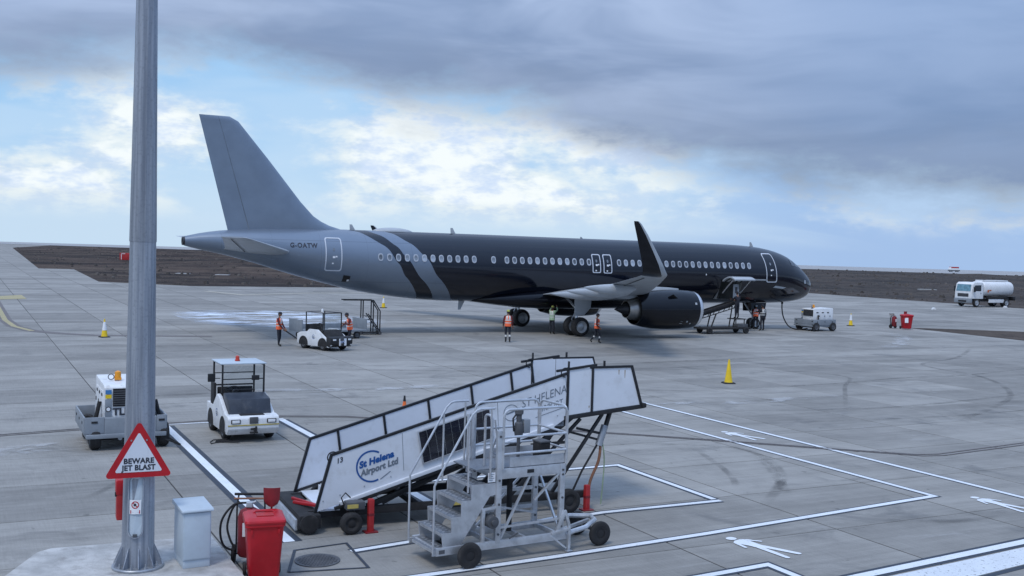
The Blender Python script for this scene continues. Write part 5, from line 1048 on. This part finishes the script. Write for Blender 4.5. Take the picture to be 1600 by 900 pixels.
    for x, y, z0 in ((xf, -hw_, 1.14 if A else .9), (xf, hw_, 1.14 if A else .9), (xb, -hw_, .7), (xb, hw_, .7)): b = MB(); b.bar((x, y, z0), (x, y, zr), .045); b.build('cab_post', 'black', t, bevel=.006)
    for y in (-hw_, hw_): b = MB(); b.bar((xb, y, zr), (xf, y, zr), .03); b.build('cab_rail', 'dark_grey', t)
    if A:
        b = MB(); b.box(((xf+xb)/2-.02, 0, zr+.03), (xf-xb+.14, 2*hw_+.12, .032)); rf = b.build('roof', 'cabinet_grey', t, bevel=.01)
        b = MB(); b.bar((xb, -hw_, 1.22), (xb, hw_, 1.22), .04); b.bar((xb, -hw_, 1.55), (xb, hw_, 1.55), .025); b.bar((xf, -hw_, 1.50), (xf, hw_, 1.50), .025); b.build('cross_bar', 'black', t)
        b = MB(); b.box((xf+.02, .32, 1.53), (.06, .20, .13)); b.build('interior_mirror', 'black', t, bevel=.01)
        b = MB(); b.box((-.70, -.60, .95), (.42, .06, .75)); b.build('side_screen', 'matt_black', t, bevel=.01)
        b = MB(); b.box((-.12, -.78, 1.52), (.05, .20, .22)); mr = b.build('side_mirror', 'black', t, bevel=.02); b = MB(); b.bar((-.1, -.55, 1.50), (-.12, -.72, 1.50), .02); b.build('mirror_arm', 'black', mr)
        b = MB(); b.tube([(1.05, -.55, .02), (1.15, -.80, .03), (1.30, -1.05, .02), (1.05, -1.02, .02), (.85, -.9, .03), (.95, -.55, .05)], .014); b.build('trailing_cable', 'rubber', t)
        b = MB(); b.bar((1.1, -.9, .03), (1.35, -.35, .04), .05, .03); b.bar((.95, -.85, .03), (1.2, -.5, .04), .05, .03); b.build('loose_coupling', 'matt_black', t)
    else:
        b = MB(); b.tube([(xf, -hw_, .95), (xf, -hw_, zr-.05), (xf, -hw_+.06, zr), (xf, hw_-.06, zr), (xf, hw_, zr-.05), (xf, hw_, .95)], .028); b.build('screen_frame', 'black', t)
        b = MB(); b.bar((xb, -hw_, zr), (xb, hw_, zr), .03); b.build('cab_rail', 'dark_grey', t)
    b = MB(); b.add([(xf+.005, -hw_+.03, 1.2 if A else .98), (xf+.005, hw_-.03, 1.2 if A else .98), (xf+.005, hw_-.03, zr-.03), (xf+.005, -hw_+.03, zr-.03)], [(0, 1, 2, 3)]); b.build('windscreen', 'clear_glass', t, smooth=0)
    b = MB(); z = zr+(.055 if A else .02); b.lathe([(z, .07), (z+.03, .07), (z+.035, .055), (z+.12, .05), (z+.14, .02)], ((-.35 if A else -.1), -.05, 0), 'z', 14); b.build('beacon', 'beacon_red' if A else 'lamp', t)
    return t
tug('parked white baggage tug with white roof and dark hood beside the mast', (-7.18, 28.52, 0), GA-PI/2, 'a')
tug('white baggage tug with black front near the jet tail', (-9.15, 52.15, 0), R(-42), 'b')
# ---- ground power units
def gpu(label, loc, rz, first):
    t = thing('ground_power_unit', label, 'generator', loc, rz, 'ground power units')      # local -y is the front
    b = MB(); b.box((-.10, -.05, .36), (1.86, 2.2, .10)); b.build('bed_frame', 'grey_paint', t, bevel=.015)
    b = MB(); b.box((0, -.92, .56), (1.22, .30, .46), top=(1, .9)); b.build('front_skirt', 'grey_paint', t, bevel=.02)
    for sx_ in (-1, 1):
        tx_ = 1.06 if sx_ < 0 else .84; b = MB(); b.box((sx_*tx_, 0, .62), (.04, 2.1, .40)); b.box((sx_*(tx_+.61)/2, -1.04, .62), (tx_-.61, .04, .40)); b.box((sx_*(tx_+.61)/2, 1.04, .62), (tx_-.61, .04, .40)); tr = b.build('cable_tray', 'grey_paint', t, bevel=.012)
        for y in (-.7, 0, .7): b = MB(); b.box((sx_*(tx_+.025), y, .66), (.012, .08, .06)); b.build('tray_latch', 'black', tr)
        b = MB()
        for k in range(3): b.tube([(sx_*((tx_+.61)/2+(tx_-.66)*.35*math.cos(q)), .1*k-.2+.55*math.sin(q), .50+.05*k) for q in np.linspace(0, 2*PI, 18)[:-1]], .03, 6, closed=True)
        b.build('cable_coil', 'rubber', tr); b = MB(); b.tube([(sx_*.66, -.45, 1.12), (sx_*.72, -.50, .85), (sx_*.80, -.55, .55)], .05); b.build('power_cable', 'rubber', t)
        b = MB(); b.box((sx_*(tx_+.61)/2, -1.066, .70), (.14, .012, .05)); b.build('tail_lamp', 'black', t)
    b = MB(); b.prism([(-.85, .45), (-.85, 1.50), (-.78, 1.56), (.95, 1.62), (1.0, 1.56), (1.0, .45)], lambda u, v, w2: (w2, u, v), -.60, .60); en = b.build('enclosure', 'white', t, bevel=.025)
    b = MB(); b.box((.08, -.862, 1.26), (.96, .02, .44)); gr = b.build('grille', 'matt_black', en); 
    for k in range(7): b = MB(); b.box((.08, -.875, 1.09+.055*k), (.94, .015, .02)); b.build('louvre', 'dark_grey', gr)
    for y in (-.45, .05, .55):
        for sx_ in (-1, 1): b = MB(); b.box((sx_*.606, y, 1.0), (.014, .44, .80)); pn = b.build('side_door', 'white', en, bevel=.006); b = MB(); b.box((sx_*.618, y+.15, 1.05), (.02, .04, .10)); b.build('handle', 'black', pn); b = MB(); b.box((sx_*.618, y-.05, 1.30), (.012, .18, .07)); b.build('vent', 'black', pn)
    cp = MB(); cp.box((-.505, -.865, 1.0), (.15, .016, .44)); c_ = cp.build('control_panel', 'grey_paint', en, bevel=.006)
    for nm, m, z, w_, h_ in (('blue_label', 'sticker_blue', 1.40, .14, .10), ('yellow_label', 'yellow', 1.29, .14, .09)): b = MB(); b.box((-.505, -.872, z), (w_, .012, h_)); b.build(nm, m, en)
    b = MB(); b.cyl((-.505, -.88, .98), (-.505, -.865, .98), .065, n=18); b.build('gauge', 'black', c_); b = MB(); b.cyl((-.505, -.884, .98), (-.505, -.878, .98), .045, n=18); b.build('gauge_face', 'ac_white', c_)
    if first: decal('name_lettering', 'dark_ink', en, [text('TLD', .24, .045, space=1.02)], lambda u, v: Vector((-.40+u*1.0, -.866, .83+v)))
    b = MB(); b.box((-.20, -.1, 1.635), (.16, .16, .06)); b.lathe([(1.66, .08), (1.80, .075), (1.83, .03)], (-.20, -.1, 0), 'z', 14); b.build('beacon', 'amber', en); b = MB(); b.tube([(-.36+.07*math.cos(q), -.1, 1.68+.07*math.sin(q)) for q in np.linspace(0, 2*PI, 14)[:-1]], .012, 6, closed=True); b.build('lifting_eye', 'dark_grey', en)
    b = MB(); b.lathe([(1.56, .09), (1.60, .09), (1.62, .05), (1.66, .05)], (.22, -.62, 0), 'z', 14); b.build('exhaust_stack', 'dark_grey', en)
    for x, y in ((-.80, -.80), (.80, -.80), (-.80, .78), (.80, .78)): wheel(t, (x, y, .31), .31, .24, 'x', rim='dark_grey')
    b = MB(); b.cyl((-.85, -.78, .25), (.85, -.78, .25), .04); b.cyl((-.85, .78, .25), (.85, .78, .25), .04); b.build('axle', 'matt_black', t)
    b = MB(); b.cyl((-.25, -1.05, .30), (-.25, -1.12, .30), .05); b.build('tow_eye', 'galv', t); b = MB(); b.bar((.75, -1.05, .25), (1.15, -1.25, .08), .04); b.bar((.9, -1.05, .25), (1.15, -1.25, .08), .04); b.build('tow_bar', 'black', t)
    return t
gpu('white ground power unit with amber beacon half hidden by the lamp mast', (-9.72, 26.90, 0), GA, True)
g2 = gpu('white ground power unit cabled to the nose of the jet', (21.75, 75.9, 0), R(-62), False)
cbl = thing('power_cable', 'black power cable hanging from the jet nose to the generator', 'cable', (20.8, 77.5, 0))
b = MB(); q = Vector((20.8, 77.5, 0)); b.tube(smooth_path([Vector(p)-q for p in ((19.55, 76.98, 1.90), (19.55, 76.95, 1.4), (19.62, 76.7, .8), (19.85, 76.2, .25), (20.2, 75.8, .06), (20.7, 75.7, .05), (21.1, 75.7, .12))]), .045, 8); b.build('lead', 'rubber', cbl)
b = MB(); b.box((-1.25, -.52, 1.86), (.14, .14, .20)); b.build('plug', 'black', cbl, bevel=.02)
# ---- baggage dolly and low step stand behind the second tug
dl_ = thing('baggage_dolly', 'low grey flat baggage dolly behind the second tug', 'dolly', (-9.95, 58.0, 0), R(38))
b = MB(); b.box((0, 0, .45), (3.9, 1.6, .10)); b.build('deck', 'grey_paint', dl_, bevel=.015)
for x in (-1.94, 1.94): b = MB(); b.box((x, 0, .78), (.05, 1.55, .62)); b.build('end_board', 'grey_paint', dl_, bevel=.01)
b = MB(); b.box((-.2, .72, .62), (3.4, .04, .26)); b.build('side_board', 'grey_paint', dl_, bevel=.01)
for x in (-1.4, 1.4):
    for y in (-.65, .65): wheel(dl_, (x, y, .20), .20, .12, 'y', rim='dark_grey')
    b = MB(); b.cyl((x, -.65, .2), (x, .65, .2), .03); b.build('axle', 'matt_black', dl_)
tb = thing('tow_handle', 'black tow handle held by the worker beside the second tug', 'tow bar', (-10.9, 52.75, 0), R(-12))
b = MB(); b.bar((-.32, 0, .80), (.62, 0, .25), .06, .06); b.build('bar', 'black', tb, bevel=.01); b = MB(); b.cyl((-.33, -.14, .81), (-.33, .14, .81), .022); b.build('grip', 'rubber', tb); b = MB(); b.tube([(.62+.06*math.cos(q), .06*math.sin(q), .24) for q in np.linspace(0, 2*PI, 14)[:-1]], .016, 6, closed=True); b.bar((.6, 0, .25), (1.0, .1, .24), .12, .10); b.build('coupling', 'matt_black', tb); b = MB(); b.cyl((.9, -.1, .13), (.9, .1, .13), .13, n=16); b.build('jockey_wheel', 'rubber', tb)
ss_ = thing('step_stand', 'tall black tubular step stand behind the second tug', 'steps', (-8.55, 61.3, 0), R(20))
for y in (-.3, .3):
    for nm, p, q in (('post', (.55, .12), (.55, 1.98)), ('post', (-.05, .12), (-.05, 1.98)), ('hand_rail', (-1.2, 1.98), (.55, 1.98)), ('sloping_rail', (.55, 1.98), (.95, 1.35)), ('sloping_rail', (.95, 1.35), (.95, .2)), ('stringer', (.95, .2), (.25, 1.2))): b = MB(); b.bar((p[0], y, p[1]), (q[0], y, q[1]), .06); b.build(nm, 'black', ss_)
for k in range(5): b = MB(); b.box((.88-.16*k, 0, .25+.2*k), (.22, .6, .03)); b.build('step', 'dark_grey', ss_)
b = MB(); b.box((.4, 0, .12), (1.3, .7, .08)); b.build('base_frame', 'black', ss_)
for x in (-.15, .95):
    for y in (-.34, .34): wheel(ss_, (x, y, .10), .10, .05, 'y', rim='dark_grey', n=16)
# ---- belt loader under the front cargo door (placed in the aircraft frame)
def acw(a, l, z=0): p = Vector((21.730, 78.138, 0)) + Matrix.Rotation(GA, 3, 'Z') @ Vector((-a, -l, z)); return p
bl = thing('belt_loader', 'dark belt loader raised to the open front cargo door', 'loader', acw(9.75, 3.4), GA)
b = MB(); b.box((-.75, 0, .36), (3.9, 1.1, .12)); b.build('chassis', 'matt_black', bl, bevel=.02)
b = MB(); b.bar((-3.6, .45, .90), (1.0, .85, 2.0), .60, .10); cv = b.build('conveyor', 'rubber', bl)
for y in (-.31, .31):
    b = MB(); b.bar((-3.6, .45+y, 1.0), (1.0, .85+y, 2.1), .05, .12); b.build('side_beam', 'matt_black', cv); b = MB(); b.bar((-3.6, .45+y, .66), (.9, .84+y, 1.72), .04, .05); b.build('lower_beam', 'matt_black', cv)
    for k in range(10): u = k/9.6; b = MB(); b.bar((-3.6+4.4*u, .45+y+.38*u, .66+1.04*u), (-3.32+4.4*u, .47+y+.38*u, 1.06+1.04*u), .035); b.build('lattice_bar', 'matt_black', cv)
for x, zt in ((-1.6, 1.28), (.2, 1.74)):
    for y0, y1 in ((.1, .40), (.5, 1.0)): b = MB(); b.bar((x, y0, .40), (x+.62, y1, zt), .07); b.build('lift_strut', 'matt_black', bl)
b = MB(); b.box((.55, -.30, .54), (.8, .45, .22)); b.build('engine_box', 'dark_grey', bl, bevel=.02); b = MB(); b.bar((1.12, -.5, .4), (1.12, -.5, 1.0), .07); b.build('guard_post', 'black', bl); b = MB(); b.box((.55, .15, .95), (.9, .9, .05)); b.build('step_platform', 'matt_black', bl)
for x in (.2, .9): b = MB(); b.bar((x, -.2, .4), (x, -.2, .95), .05); b.build('platform_post', 'matt_black', bl)
for x in (-2.2, .8):
    for y in (-.52, .52): wheel(bl, (x, y, .22), .22, .16, 'y', rim='matt_black')
# ---- fuel truck
ft = thing('fuel_truck', 'white tanker truck parked at the right edge of the apron', 'truck', (55.6, 125.2, 0), GA+PI)   # local x forward
b = MB(); b.box((0, 0, .80), (7.2, .95, .24)); b.build('chassis', 'matt_black', ft, bevel=.02)
P = [(1.75, .95), (1.75, 2.72), (1.95, 2.86), (3.25, 2.84), (3.55, 2.62), (3.72, 1.75), (3.76, .95)]
b = MB(); b.prism(P, lambda u, v, w2: (u, w2, v), -1.16, 1.16); cbn = b.build('cab', 'white', ft, bevel=.06, seg=3)
b = MB(); b.add([(3.725, -1.0, 1.82), (3.725, 1.0, 1.82), (3.575, .94, 2.60), (3.575, -.94, 2.60)], [(0, 1, 2, 3)]); b.v = [(x+.018, y, z) for x, y, z in b.v]; mat('screen_glass', (.12, .26, .33), .08, var=.3, coat=.6); b.build('windscreen', 'screen_glass', cbn, smooth=0)
for sd in (-1, 1):
    b = MB(); b.add([(2.15, sd*1.175, 1.85), (3.35, sd*1.175, 1.85), (3.25, sd*1.165, 2.5), (2.15, sd*1.165, 2.55)], [(0, 1, 2, 3)]); b.build('side_window', 'glass_dark', cbn, smooth=0); b = MB(); b.box((3.5, sd*1.38, 2.05), (.12, .22, .62)); b.build('mirror', 'black', cbn, bevel=.03); b = MB(); b.box((3.78, sd*.92, .82), (.06, .36, .18)); b.build('headlight', 'lamp', cbn, bevel=.02); b = MB(); b.box((2.2, sd*1.175, 1.62), (.16, .02, .05)); b.build('door_handle', 'black', cbn)
b = MB(); b.box((3.76, 0, 1.36), (.04, 1.5, .38)); gr = b.build('grille', 'dark_grey', cbn, bevel=.015)
for k in range(4): b = MB(); b.box((3.785, 0, 1.23+.09*k), (.015, 1.42, .025)); b.build('grille_bar', 'matt_black', gr)
b = MB(); b.box((3.72, 0, .72), (.22, 2.36, .52)); bmp = b.build('bumper', 'grey_paint', cbn, bevel=.05); b = MB(); b.box((3.84, 0, .66), (.02, 1.1, .20)); b.build('lower_grille', 'matt_black', bmp)
b = MB(); el_ = [(1.12*math.copysign(abs(math.cos(t))**.75, math.cos(t)), 2.12+.88*math.copysign(abs(math.sin(t))**.8, math.sin(t))) for t in [2*PI*j/32 for j in range(32)]]
b.loft([[(x, y*k, 2.12+(z-2.12)*k) for y, z in el_] for x, k in ((1.45, .9), (1.38, .97), (1.25, 1), (-3.35, 1), (-3.5, .97), (-3.58, .9))]); tk = b.build('tank', 'white', ft, smooth=40)
b = MB(); b.box((-1.0, 0, 3.05), (4.3, 1.1, .14)); b.build('catwalk', 'white', tk, bevel=.03); b = MB(); b.box((.55, 0, 3.10), (.5, .5, .10)); b.build('hatch', 'dark_grey', tk, bevel=.03)
mat('tank_mark', (.50, .12, .03), .5)
for sd in (-1, 1): b = MB(); b.box((.9, sd*1.135, 1.85), (.22, .02, .30)); b.box((.55, sd*1.135, 1.95), (.30, .02, .12)); b.build('hazard_mark', 'tank_mark', tk); b = MB(); b.box((-.65, sd*1.02, .72), (2.6, .10, .42)); b.build('side_guard', 'white', ft, bevel=.02); b = MB(); b.box((-.65, sd*1.03, 1.12), (3.3, .2, .26)); b.build('hose_tray', 'matt_black', ft, bevel=.02)
b = MB(); b.box((-3.75, 0, 1.0), (.4, 2.1, .45)); b.build('rear_rack', 'black', ft, bevel=.03)
for x, ys_ in ((2.75, (-1.0, 1.0)), (-2.35, (-1.0, -.68, .68, 1.0))):
    for y in ys_: wheel(ft, (x, y, .50), .50, .28, 'y', rim='rim')
for x in (2.75, -2.35):
    for sd in (-1, 1): b = MB(); b.tube([(x+.60*math.cos(q), sd*1.0, .52+.60*math.sin(q)) for q in np.linspace(.1, PI-.1, 9)], .05, 6); b.build('mudguard', 'black', ft)
# chocks by the truck
for k, (x, y, lb) in enumerate(((57.1, 123.2, 'small white chock beside the fuel truck rear wheel'), (45.0, 113.5, 'small white block on the apron left of the fuel truck'))):
    b = MB(); b.prism([(-.22, 0), (.22, 0), (.07, .22), (-.07, .22)], lambda u, v, w2: (u, w2, v), -.2, .2); tag(b.build('wheel_chock', 'white', None, bevel=.02, loc=(x, y, 0)), lb, 'chock', 'white chocks')
# far bin and extinguisher
b2 = copy_tree(bn); b2.location = (29.75, 80.1, 0); b2.rotation_euler = (0, 0, R(4)); b2.scale = (1.3, 1.15, 1.1); b2['label'] = 'red wheelie bin with white label far right of the jet nose'; b2['group'] = 'red wheelie bins'; bn['group'] = 'red wheelie bins'
b = MB(); b.box((-.12, -.305, .62), (.20, .03, .34), rot=Matrix.Rotation(R(-7), 3, 'X')); b.build('label_plate', 'ac_white', b2)
s3_ = copy_tree(sh); s3_.location = (29.8, 80.55, 0); s3_['label'] = 'dark shovel standing blade up behind the far red bin'; s3_['group'] = 'red shovels'; sh['group'] = 'red shovels'
extinguisher('dark red wheeled extinguisher beside the far red bin', (29.0, 80.6, 0), R(30))
# airfield guidance sign in the field, far vehicle by the runway
sx0 = thing('airfield_sign', 'red airfield guidance sign standing in the brown field', 'sign', (-78.6, 218.0, 0.1), R(10))
b = MB(); b.box((.6, 0, 1.1), (4.6, .35, 1.45)); b.build('board', 'red_paint', sx0, bevel=.03); b = MB(); b.box((-1.35, -.19, 1.1), (.12, .03, 1.2)); b.box((-1.0, -.19, 1.66), (.8, .03, .12)); b.build('white_edge', 'ac_white', sx0)
for x in (.35, .75, 1.2): b = MB(); b.box((x, -.19, 1.1), (.16, .03, .5)); b.build('white_character', 'ac_white', sx0)
for x in (-1.0, 2.2): b = MB(); b.cyl((x, 0, -.3), (x, 0, .45), .08); b.build('leg', 'dark_grey', sx0)
fv = thing('far_vehicle', 'tiny red and white vehicle on the runway at the horizon', 'vehicle', (216, 522, .02), R(8))
b = MB(); b.prism([(-2.6, .5), (-2.6, 1.6), (-1.9, 2.3), (1.6, 2.3), (2.5, 1.5), (2.6, .5)], lambda u, v, w2: (u, w2, v), -1, 1); b.build('body', 'white', fv, bevel=.1); b = MB(); b.box((0, 0, 2.2), (4.0, 2.04, .6)); b.build('red_top', 'red_paint', fv); b = MB(); b.box((0, 0, .7), (5.3, 2.06, .5)); b.build('dark_skirt', 'dark_grey', fv); 
for x in (-1.6, 1.6):
    for y in (-.9, .9): wheel(fv, (x, y, .45), .45, .25, 'y', n=14)
# ================================================================== PEOPLE  (local x forward, y left)
SKB = {'pelvis': (0, 0, .95), 'spine': (0, 0, 1.15), 'chest': (.01, 0, 1.36), 'neck': (.0, 0, 1.50), 'headb': (.02, 0, 1.58),
       'ls': (0, .19, 1.42), 'le': (-.02, .25, 1.14), 'lw': (.04, .26, .89), 'rs': (0, -.19, 1.42), 're': (-.02, -.25, 1.14), 'rw': (.04, -.26, .89),
       'lh': (0, .10, .92), 'lk': (.03, .11, .50), 'la': (0, .11, .09), 'lt': (.16, .13, .04), 'rh': (0, -.10, .92), 'rk': (.03, -.11, .50), 'ra': (0, -.11, .09), 'rt': (.16, -.13, .04)}
SKE = [('pelvis', 'spine'), ('spine', 'chest'), ('chest', 'neck'), ('neck', 'headb'), ('chest', 'ls'), ('ls', 'le'), ('le', 'lw'), ('chest', 'rs'), ('rs', 're'), ('re', 'rw'), ('pelvis', 'lh'), ('lh', 'lk'), ('lk', 'la'), ('la', 'lt'), ('pelvis', 'rh'), ('rh', 'rk'), ('rk', 'ra'), ('ra', 'rt')]
SKR = {'pelvis': (.145, .12), 'spine': (.14, .11), 'chest': (.16, .115), 'neck': (.06, .06), 'headb': (.06, .06), 'ls': (.07, .07), 'rs': (.07, .07), 'le': (.05, .05), 're': (.05, .05), 'lw': (.036, .036), 'rw': (.036, .036), 'lh': (.095, .095), 'rh': (.095, .095), 'lk': (.065, .065), 'rk': (.065, .065), 'la': (.05, .05), 'ra': (.05, .05), 'lt': (.04, .04), 'rt': (.04, .04)}
def person(label, loc, rz, pose=None, vest='hivis', shirt='cloth_maroon', trousers='cloth_dark', cap='cloth_dark', scale=1.0, head=0.0, calf=False, vest_on=True):
    J = dict(SKB); J.update(pose or {}); J = {k: Vector(v) for k, v in J.items()}; ks = list(J)
    t = thing('person', label, 'person', loc, rz, 'ramp workers'); t.scale = (scale,)*3
    me = bpy.data.meshes.new('skeleton'); me.from_pydata([J[k] for k in ks], [(ks.index(a), ks.index(c)) for a, c in SKE], []); o = bpy.data.objects.new('skeleton', me); COL.objects.link(o)
    md = o.modifiers.new('Skin', 'SKIN'); md.use_smooth_shade = True
    for i, k in enumerate(ks): sv_ = me.skin_vertices[0].data[i]; sv_.radius = SKR[k]; sv_.use_root = (k == 'pelvis')
    s2 = o.modifiers.new('Sub', 'SUBSURF'); s2.levels = 2; s2.render_levels = 2
    bpy.context.view_layer.update(); m2 = bpy.data.meshes.new_from_object(o.evaluated_get(bpy.context.evaluated_depsgraph_get())); bpy.data.objects.remove(o)
    b = MB(); b.v = [tuple(v.co) for v in m2.vertices]; b.f = [tuple(p.vertices) for p in m2.polygons]; b.mi = []
    def seg_d(p, a, c): d = c-a; u = max(0, min(1, (p-a).dot(d)/d.length_squared)); return (p-a-d*u).length, u
    for p in m2.polygons:
        ce = Vector(p.center); best = min(SKE, key=lambda e: seg_d(ce, J[e[0]], J[e[1]])[0]-(.05 if e[0] in ('pelvis', 'spine') else 0)); u = seg_d(ce, J[best[0]], J[best[1]])[1]; k = best[1]
        if k in ('neck', 'headb'): mi = 2 if u > .45 or k == 'headb' else 0
        elif k in ('spine', 'chest', 'ls', 'rs', 'le', 're', 'lw', 'rw'): mi = 0 if not (k == 'spine' and u < .3) else 1
        elif k in ('lt', 'rt'): mi = 3
        elif k in ('la', 'ra'): mi = 3 if u > .80 else (4 if calf and .25 < u < .45 else 1)
        else: mi = 1
        b.mi.append(mi)
    bpy.data.meshes.remove(m2)
    hb_ = J['headb']; hc = hb_+Vector((.025, 0, .10)); Rm = Matrix.Rotation(head, 3, 'Z'); b.cur = 2
    n0 = len(b.v); b.ball((0, 0, 0), (.098, .076, .118), 14, 10); b.ball((.098, 0, -.012), (.018, .014, .022), 8, 5); b.ball((.075, 0, -.062), (.022, .028, .010), 8, 4)
    for sy_ in (-1, 1): b.ball((-.005, sy_*.077, -.01), (.022, .012, .032), 8, 5)
    b.cur = 3
    for sy_ in (-1, 1): b.ball((.086, sy_*.032, .012), (.010, .012, .008), 6, 4)
    for i in range(n0, len(b.v)): b.v[i] = tuple(hc+Rm @ Vector(b.v[i]))
    b.cur = 2
    for w_, e_ in (('lw', 'le'), ('rw', 're')):      # hands: palm, four curled fingers of unequal length, thumb from the side of the palm
        d = (J[w_]-J[e_]).normalized(); sdv = Vector((0, 1 if w_[0] == 'l' else -1, 0)); a_ = (Vector((1, 0, 0))-d*d.x).normalized() if abs(d.x) < .9 else Vector((0, 0, -1)); inn = d.cross(a_)*(1 if w_[0] == 'r' else -1)
        p = J[w_]; b.tube([p, p+d*.04, p+d*.09], [.034, .04, .036], 8)
        for k, L in enumerate((.072, .082, .076, .06)):
            r0 = p+d*.085+a_*(.027-.018*k); b.tube([r0, r0+d*L*.5, r0+d*L*.85+inn*.02, r0+d*L*.9+inn*.045], [.0095, .009, .0085, .007], 6)
        r0 = p+d*.03+a_*.034; b.tube([r0, r0+a_*.025+d*.025, r0+a_*.03+d*.055+inn*.015], [.011, .010, .008], 6)
    b.build('body', [shirt, trousers, 'skin', 'boot', 'reflective'], t, smooth=60)
    if vest_on:
        c0, c1, c2 = J['pelvis'], J['spine'], J['chest']; up_ = (c2-c0).normalized(); b = MB(); rings = []
        spec = [(c0-up_*.06, .185, .155), (c0+up_*.06, .185, .155), (c0.lerp(c1, .55), .182, .15), (c0.lerp(c1, .8), .182, .15), (c1.lerp(c2, .25), .188, .152), (c1.lerp(c2, .5), .19, .155), (c2, .20, .155), (c2+up_*.07, .185, .135), (c2+up_*.115, .12, .095)]
        sdv = (J['ls']-J['rs']).normalized(); fw = sdv.cross(up_).normalized()
        for c, wy, wx in spec: rings.append([c+sdv*wy*math.cos(q)+fw*wx*math.sin(q) for q in [2*PI*j/22 for j in range(22)]])
        b.loft(rings, cap=False); n = 22
        for i in range(len(spec)-1):
            for j in range(n):
                if i in (2, 4): b.mi[i*n+j] = 1
                elif i >= 5 and j in (3, 4, 6, 7, 14, 15, 17, 18): b.mi[i*n+j] = 1
        b.build('vest', [vest, 'reflective'], t, smooth=60)
    b = MB(); b.lathe([(.015, .106), (.05, .104), (.09, .085), (.115, .045), (.122, .004)], (0, 0, 0), 'z', 16); b.box((.10, 0, .025), (.10, .13, .012)); b.v = [tuple(hc+Rm @ Vector((v[0]*1.02, v[1]*.86, v[2]+.01))) for v in b.v]; b.build('cap', cap, t, smooth=50)
    b = MB(); b.lathe([(-.05, .088), (.0, .100), (.03, .101)], (0, 0, 0), 'z', 14, cap=False); b.v = [tuple(hc+Rm @ Vector((v[0]*.95-.012, v[1]*.82, v[2]))) for v in b.v if True]; b.build('hair', 'boot', t, smooth=50)
    return t
person('worker in orange vest and dark cap holding a tow handle by the second tug', (-11.50, 52.78, 0), R(-8), {'re': (.12, -.26, 1.16), 'rw': (.30, -.16, .93), 'le': (.10, .24, 1.14), 'lw': (.30, .10, .92), 'la': (-.06, .11, .09), 'lt': (.10, .14, .04), 'ra': (.04, -.11, .09), 'rt': (.20, -.13, .04)}, scale=.95)
person('worker in orange vest half hidden behind the second tug cab', (-8.15, 53.9, 0), R(200), {'re': (.18, -.27, 1.22), 'rw': (.36, -.18, 1.10), 'le': (.12, .28, 1.18), 'lw': (.34, .22, 1.22), 'chest': (.07, 0, 1.36), 'neck': (.12, 0, 1.49), 'headb': (.16, 0, 1.56), 'ls': (.06, .19, 1.42), 'rs': (.06, -.19, 1.42)}, scale=.95)
person('worker in orange vest and green cap walking away beside the left main wheels', (-.16, 58.75, 0), R(95), {'lk': (.06, .11, .50), 'la': (-.02, .10, .09), 'lt': (.14, .12, .04), 'rk': (.0, -.10, .50), 'ra': (-.16, -.10, .11), 'rt': (.0, -.12, .04)}, cap='cap_green', shirt='cloth_maroon', calf=True)
person('worker in green vest reaching up under the jet belly', (2.52, 65.45, 0), R(60), {'le': (.22, .27, 1.50), 'lw': (.32, .20, 1.70), 're': (.24, -.24, 1.52), 'rw': (.34, -.14, 1.72), 'ls': (.03, .19, 1.44), 'rs': (.03, -.19, 1.44)}, vest='hivis_green', shirt='hivis_green', cap='cap_green', scale=.97)
person('worker in orange vest walking past the right main wheel', (4.84, 59.95, 0), R(8), {'chest': (.03, 0, 1.36), 'rk': (.20, -.11, .52), 'ra': (.12, -.11, .09), 'rt': (.28, -.12, .05), 'lk': (-.02, .11, .50), 'la': (-.34, .11, .16), 'lt': (-.24, .12, .05), 're': (-.08, -.25, 1.15), 'rw': (.12, -.24, .95), 'le': (.08, .25, 1.15), 'lw': (.22, .24, .93)}, calf=True, scale=.93)
person('worker in orange vest stooping beside the nose wheel', (17.22, 74.95, 0), R(75), {'spine': (.06, 0, 1.12), 'chest': (.15, 0, 1.30), 'neck': (.22, 0, 1.42), 'headb': (.28, 0, 1.48), 'ls': (.14, .19, 1.35), 'rs': (.14, -.19, 1.35), 'le': (.32, .24, 1.12), 'lw': (.50, .20, 1.02), 're': (.32, -.24, 1.12), 'rw': (.48, -.18, 1.05), 'pelvis': (-.03, 0, .93)}, cap='ac_grey')
person('worker in dark uniform with reflective bands pointing at the nose wheel', (17.42, 73.75, 0), R(118), {'le': (.22, .24, 1.28), 'lw': (.46, .16, 1.30), 'la': (-.02, .13, .09), 'ra': (.02, -.13, .09)}, vest='cloth_dark', shirt='cloth_dark', cap='cloth_dark', scale=1.02)
person('worker in dark clothes standing on the belt loader at the cargo door', acw(9.2, 3.25, .975), GA+R(90), {'le': (.20, .24, 1.22), 'lw': (.42, .18, 1.25), 're': (.18, -.24, 1.2), 'rw': (.40, -.18, 1.2)}, vest='cloth_dark', shirt='cloth_dark', cap='cloth_dark', vest_on=False)
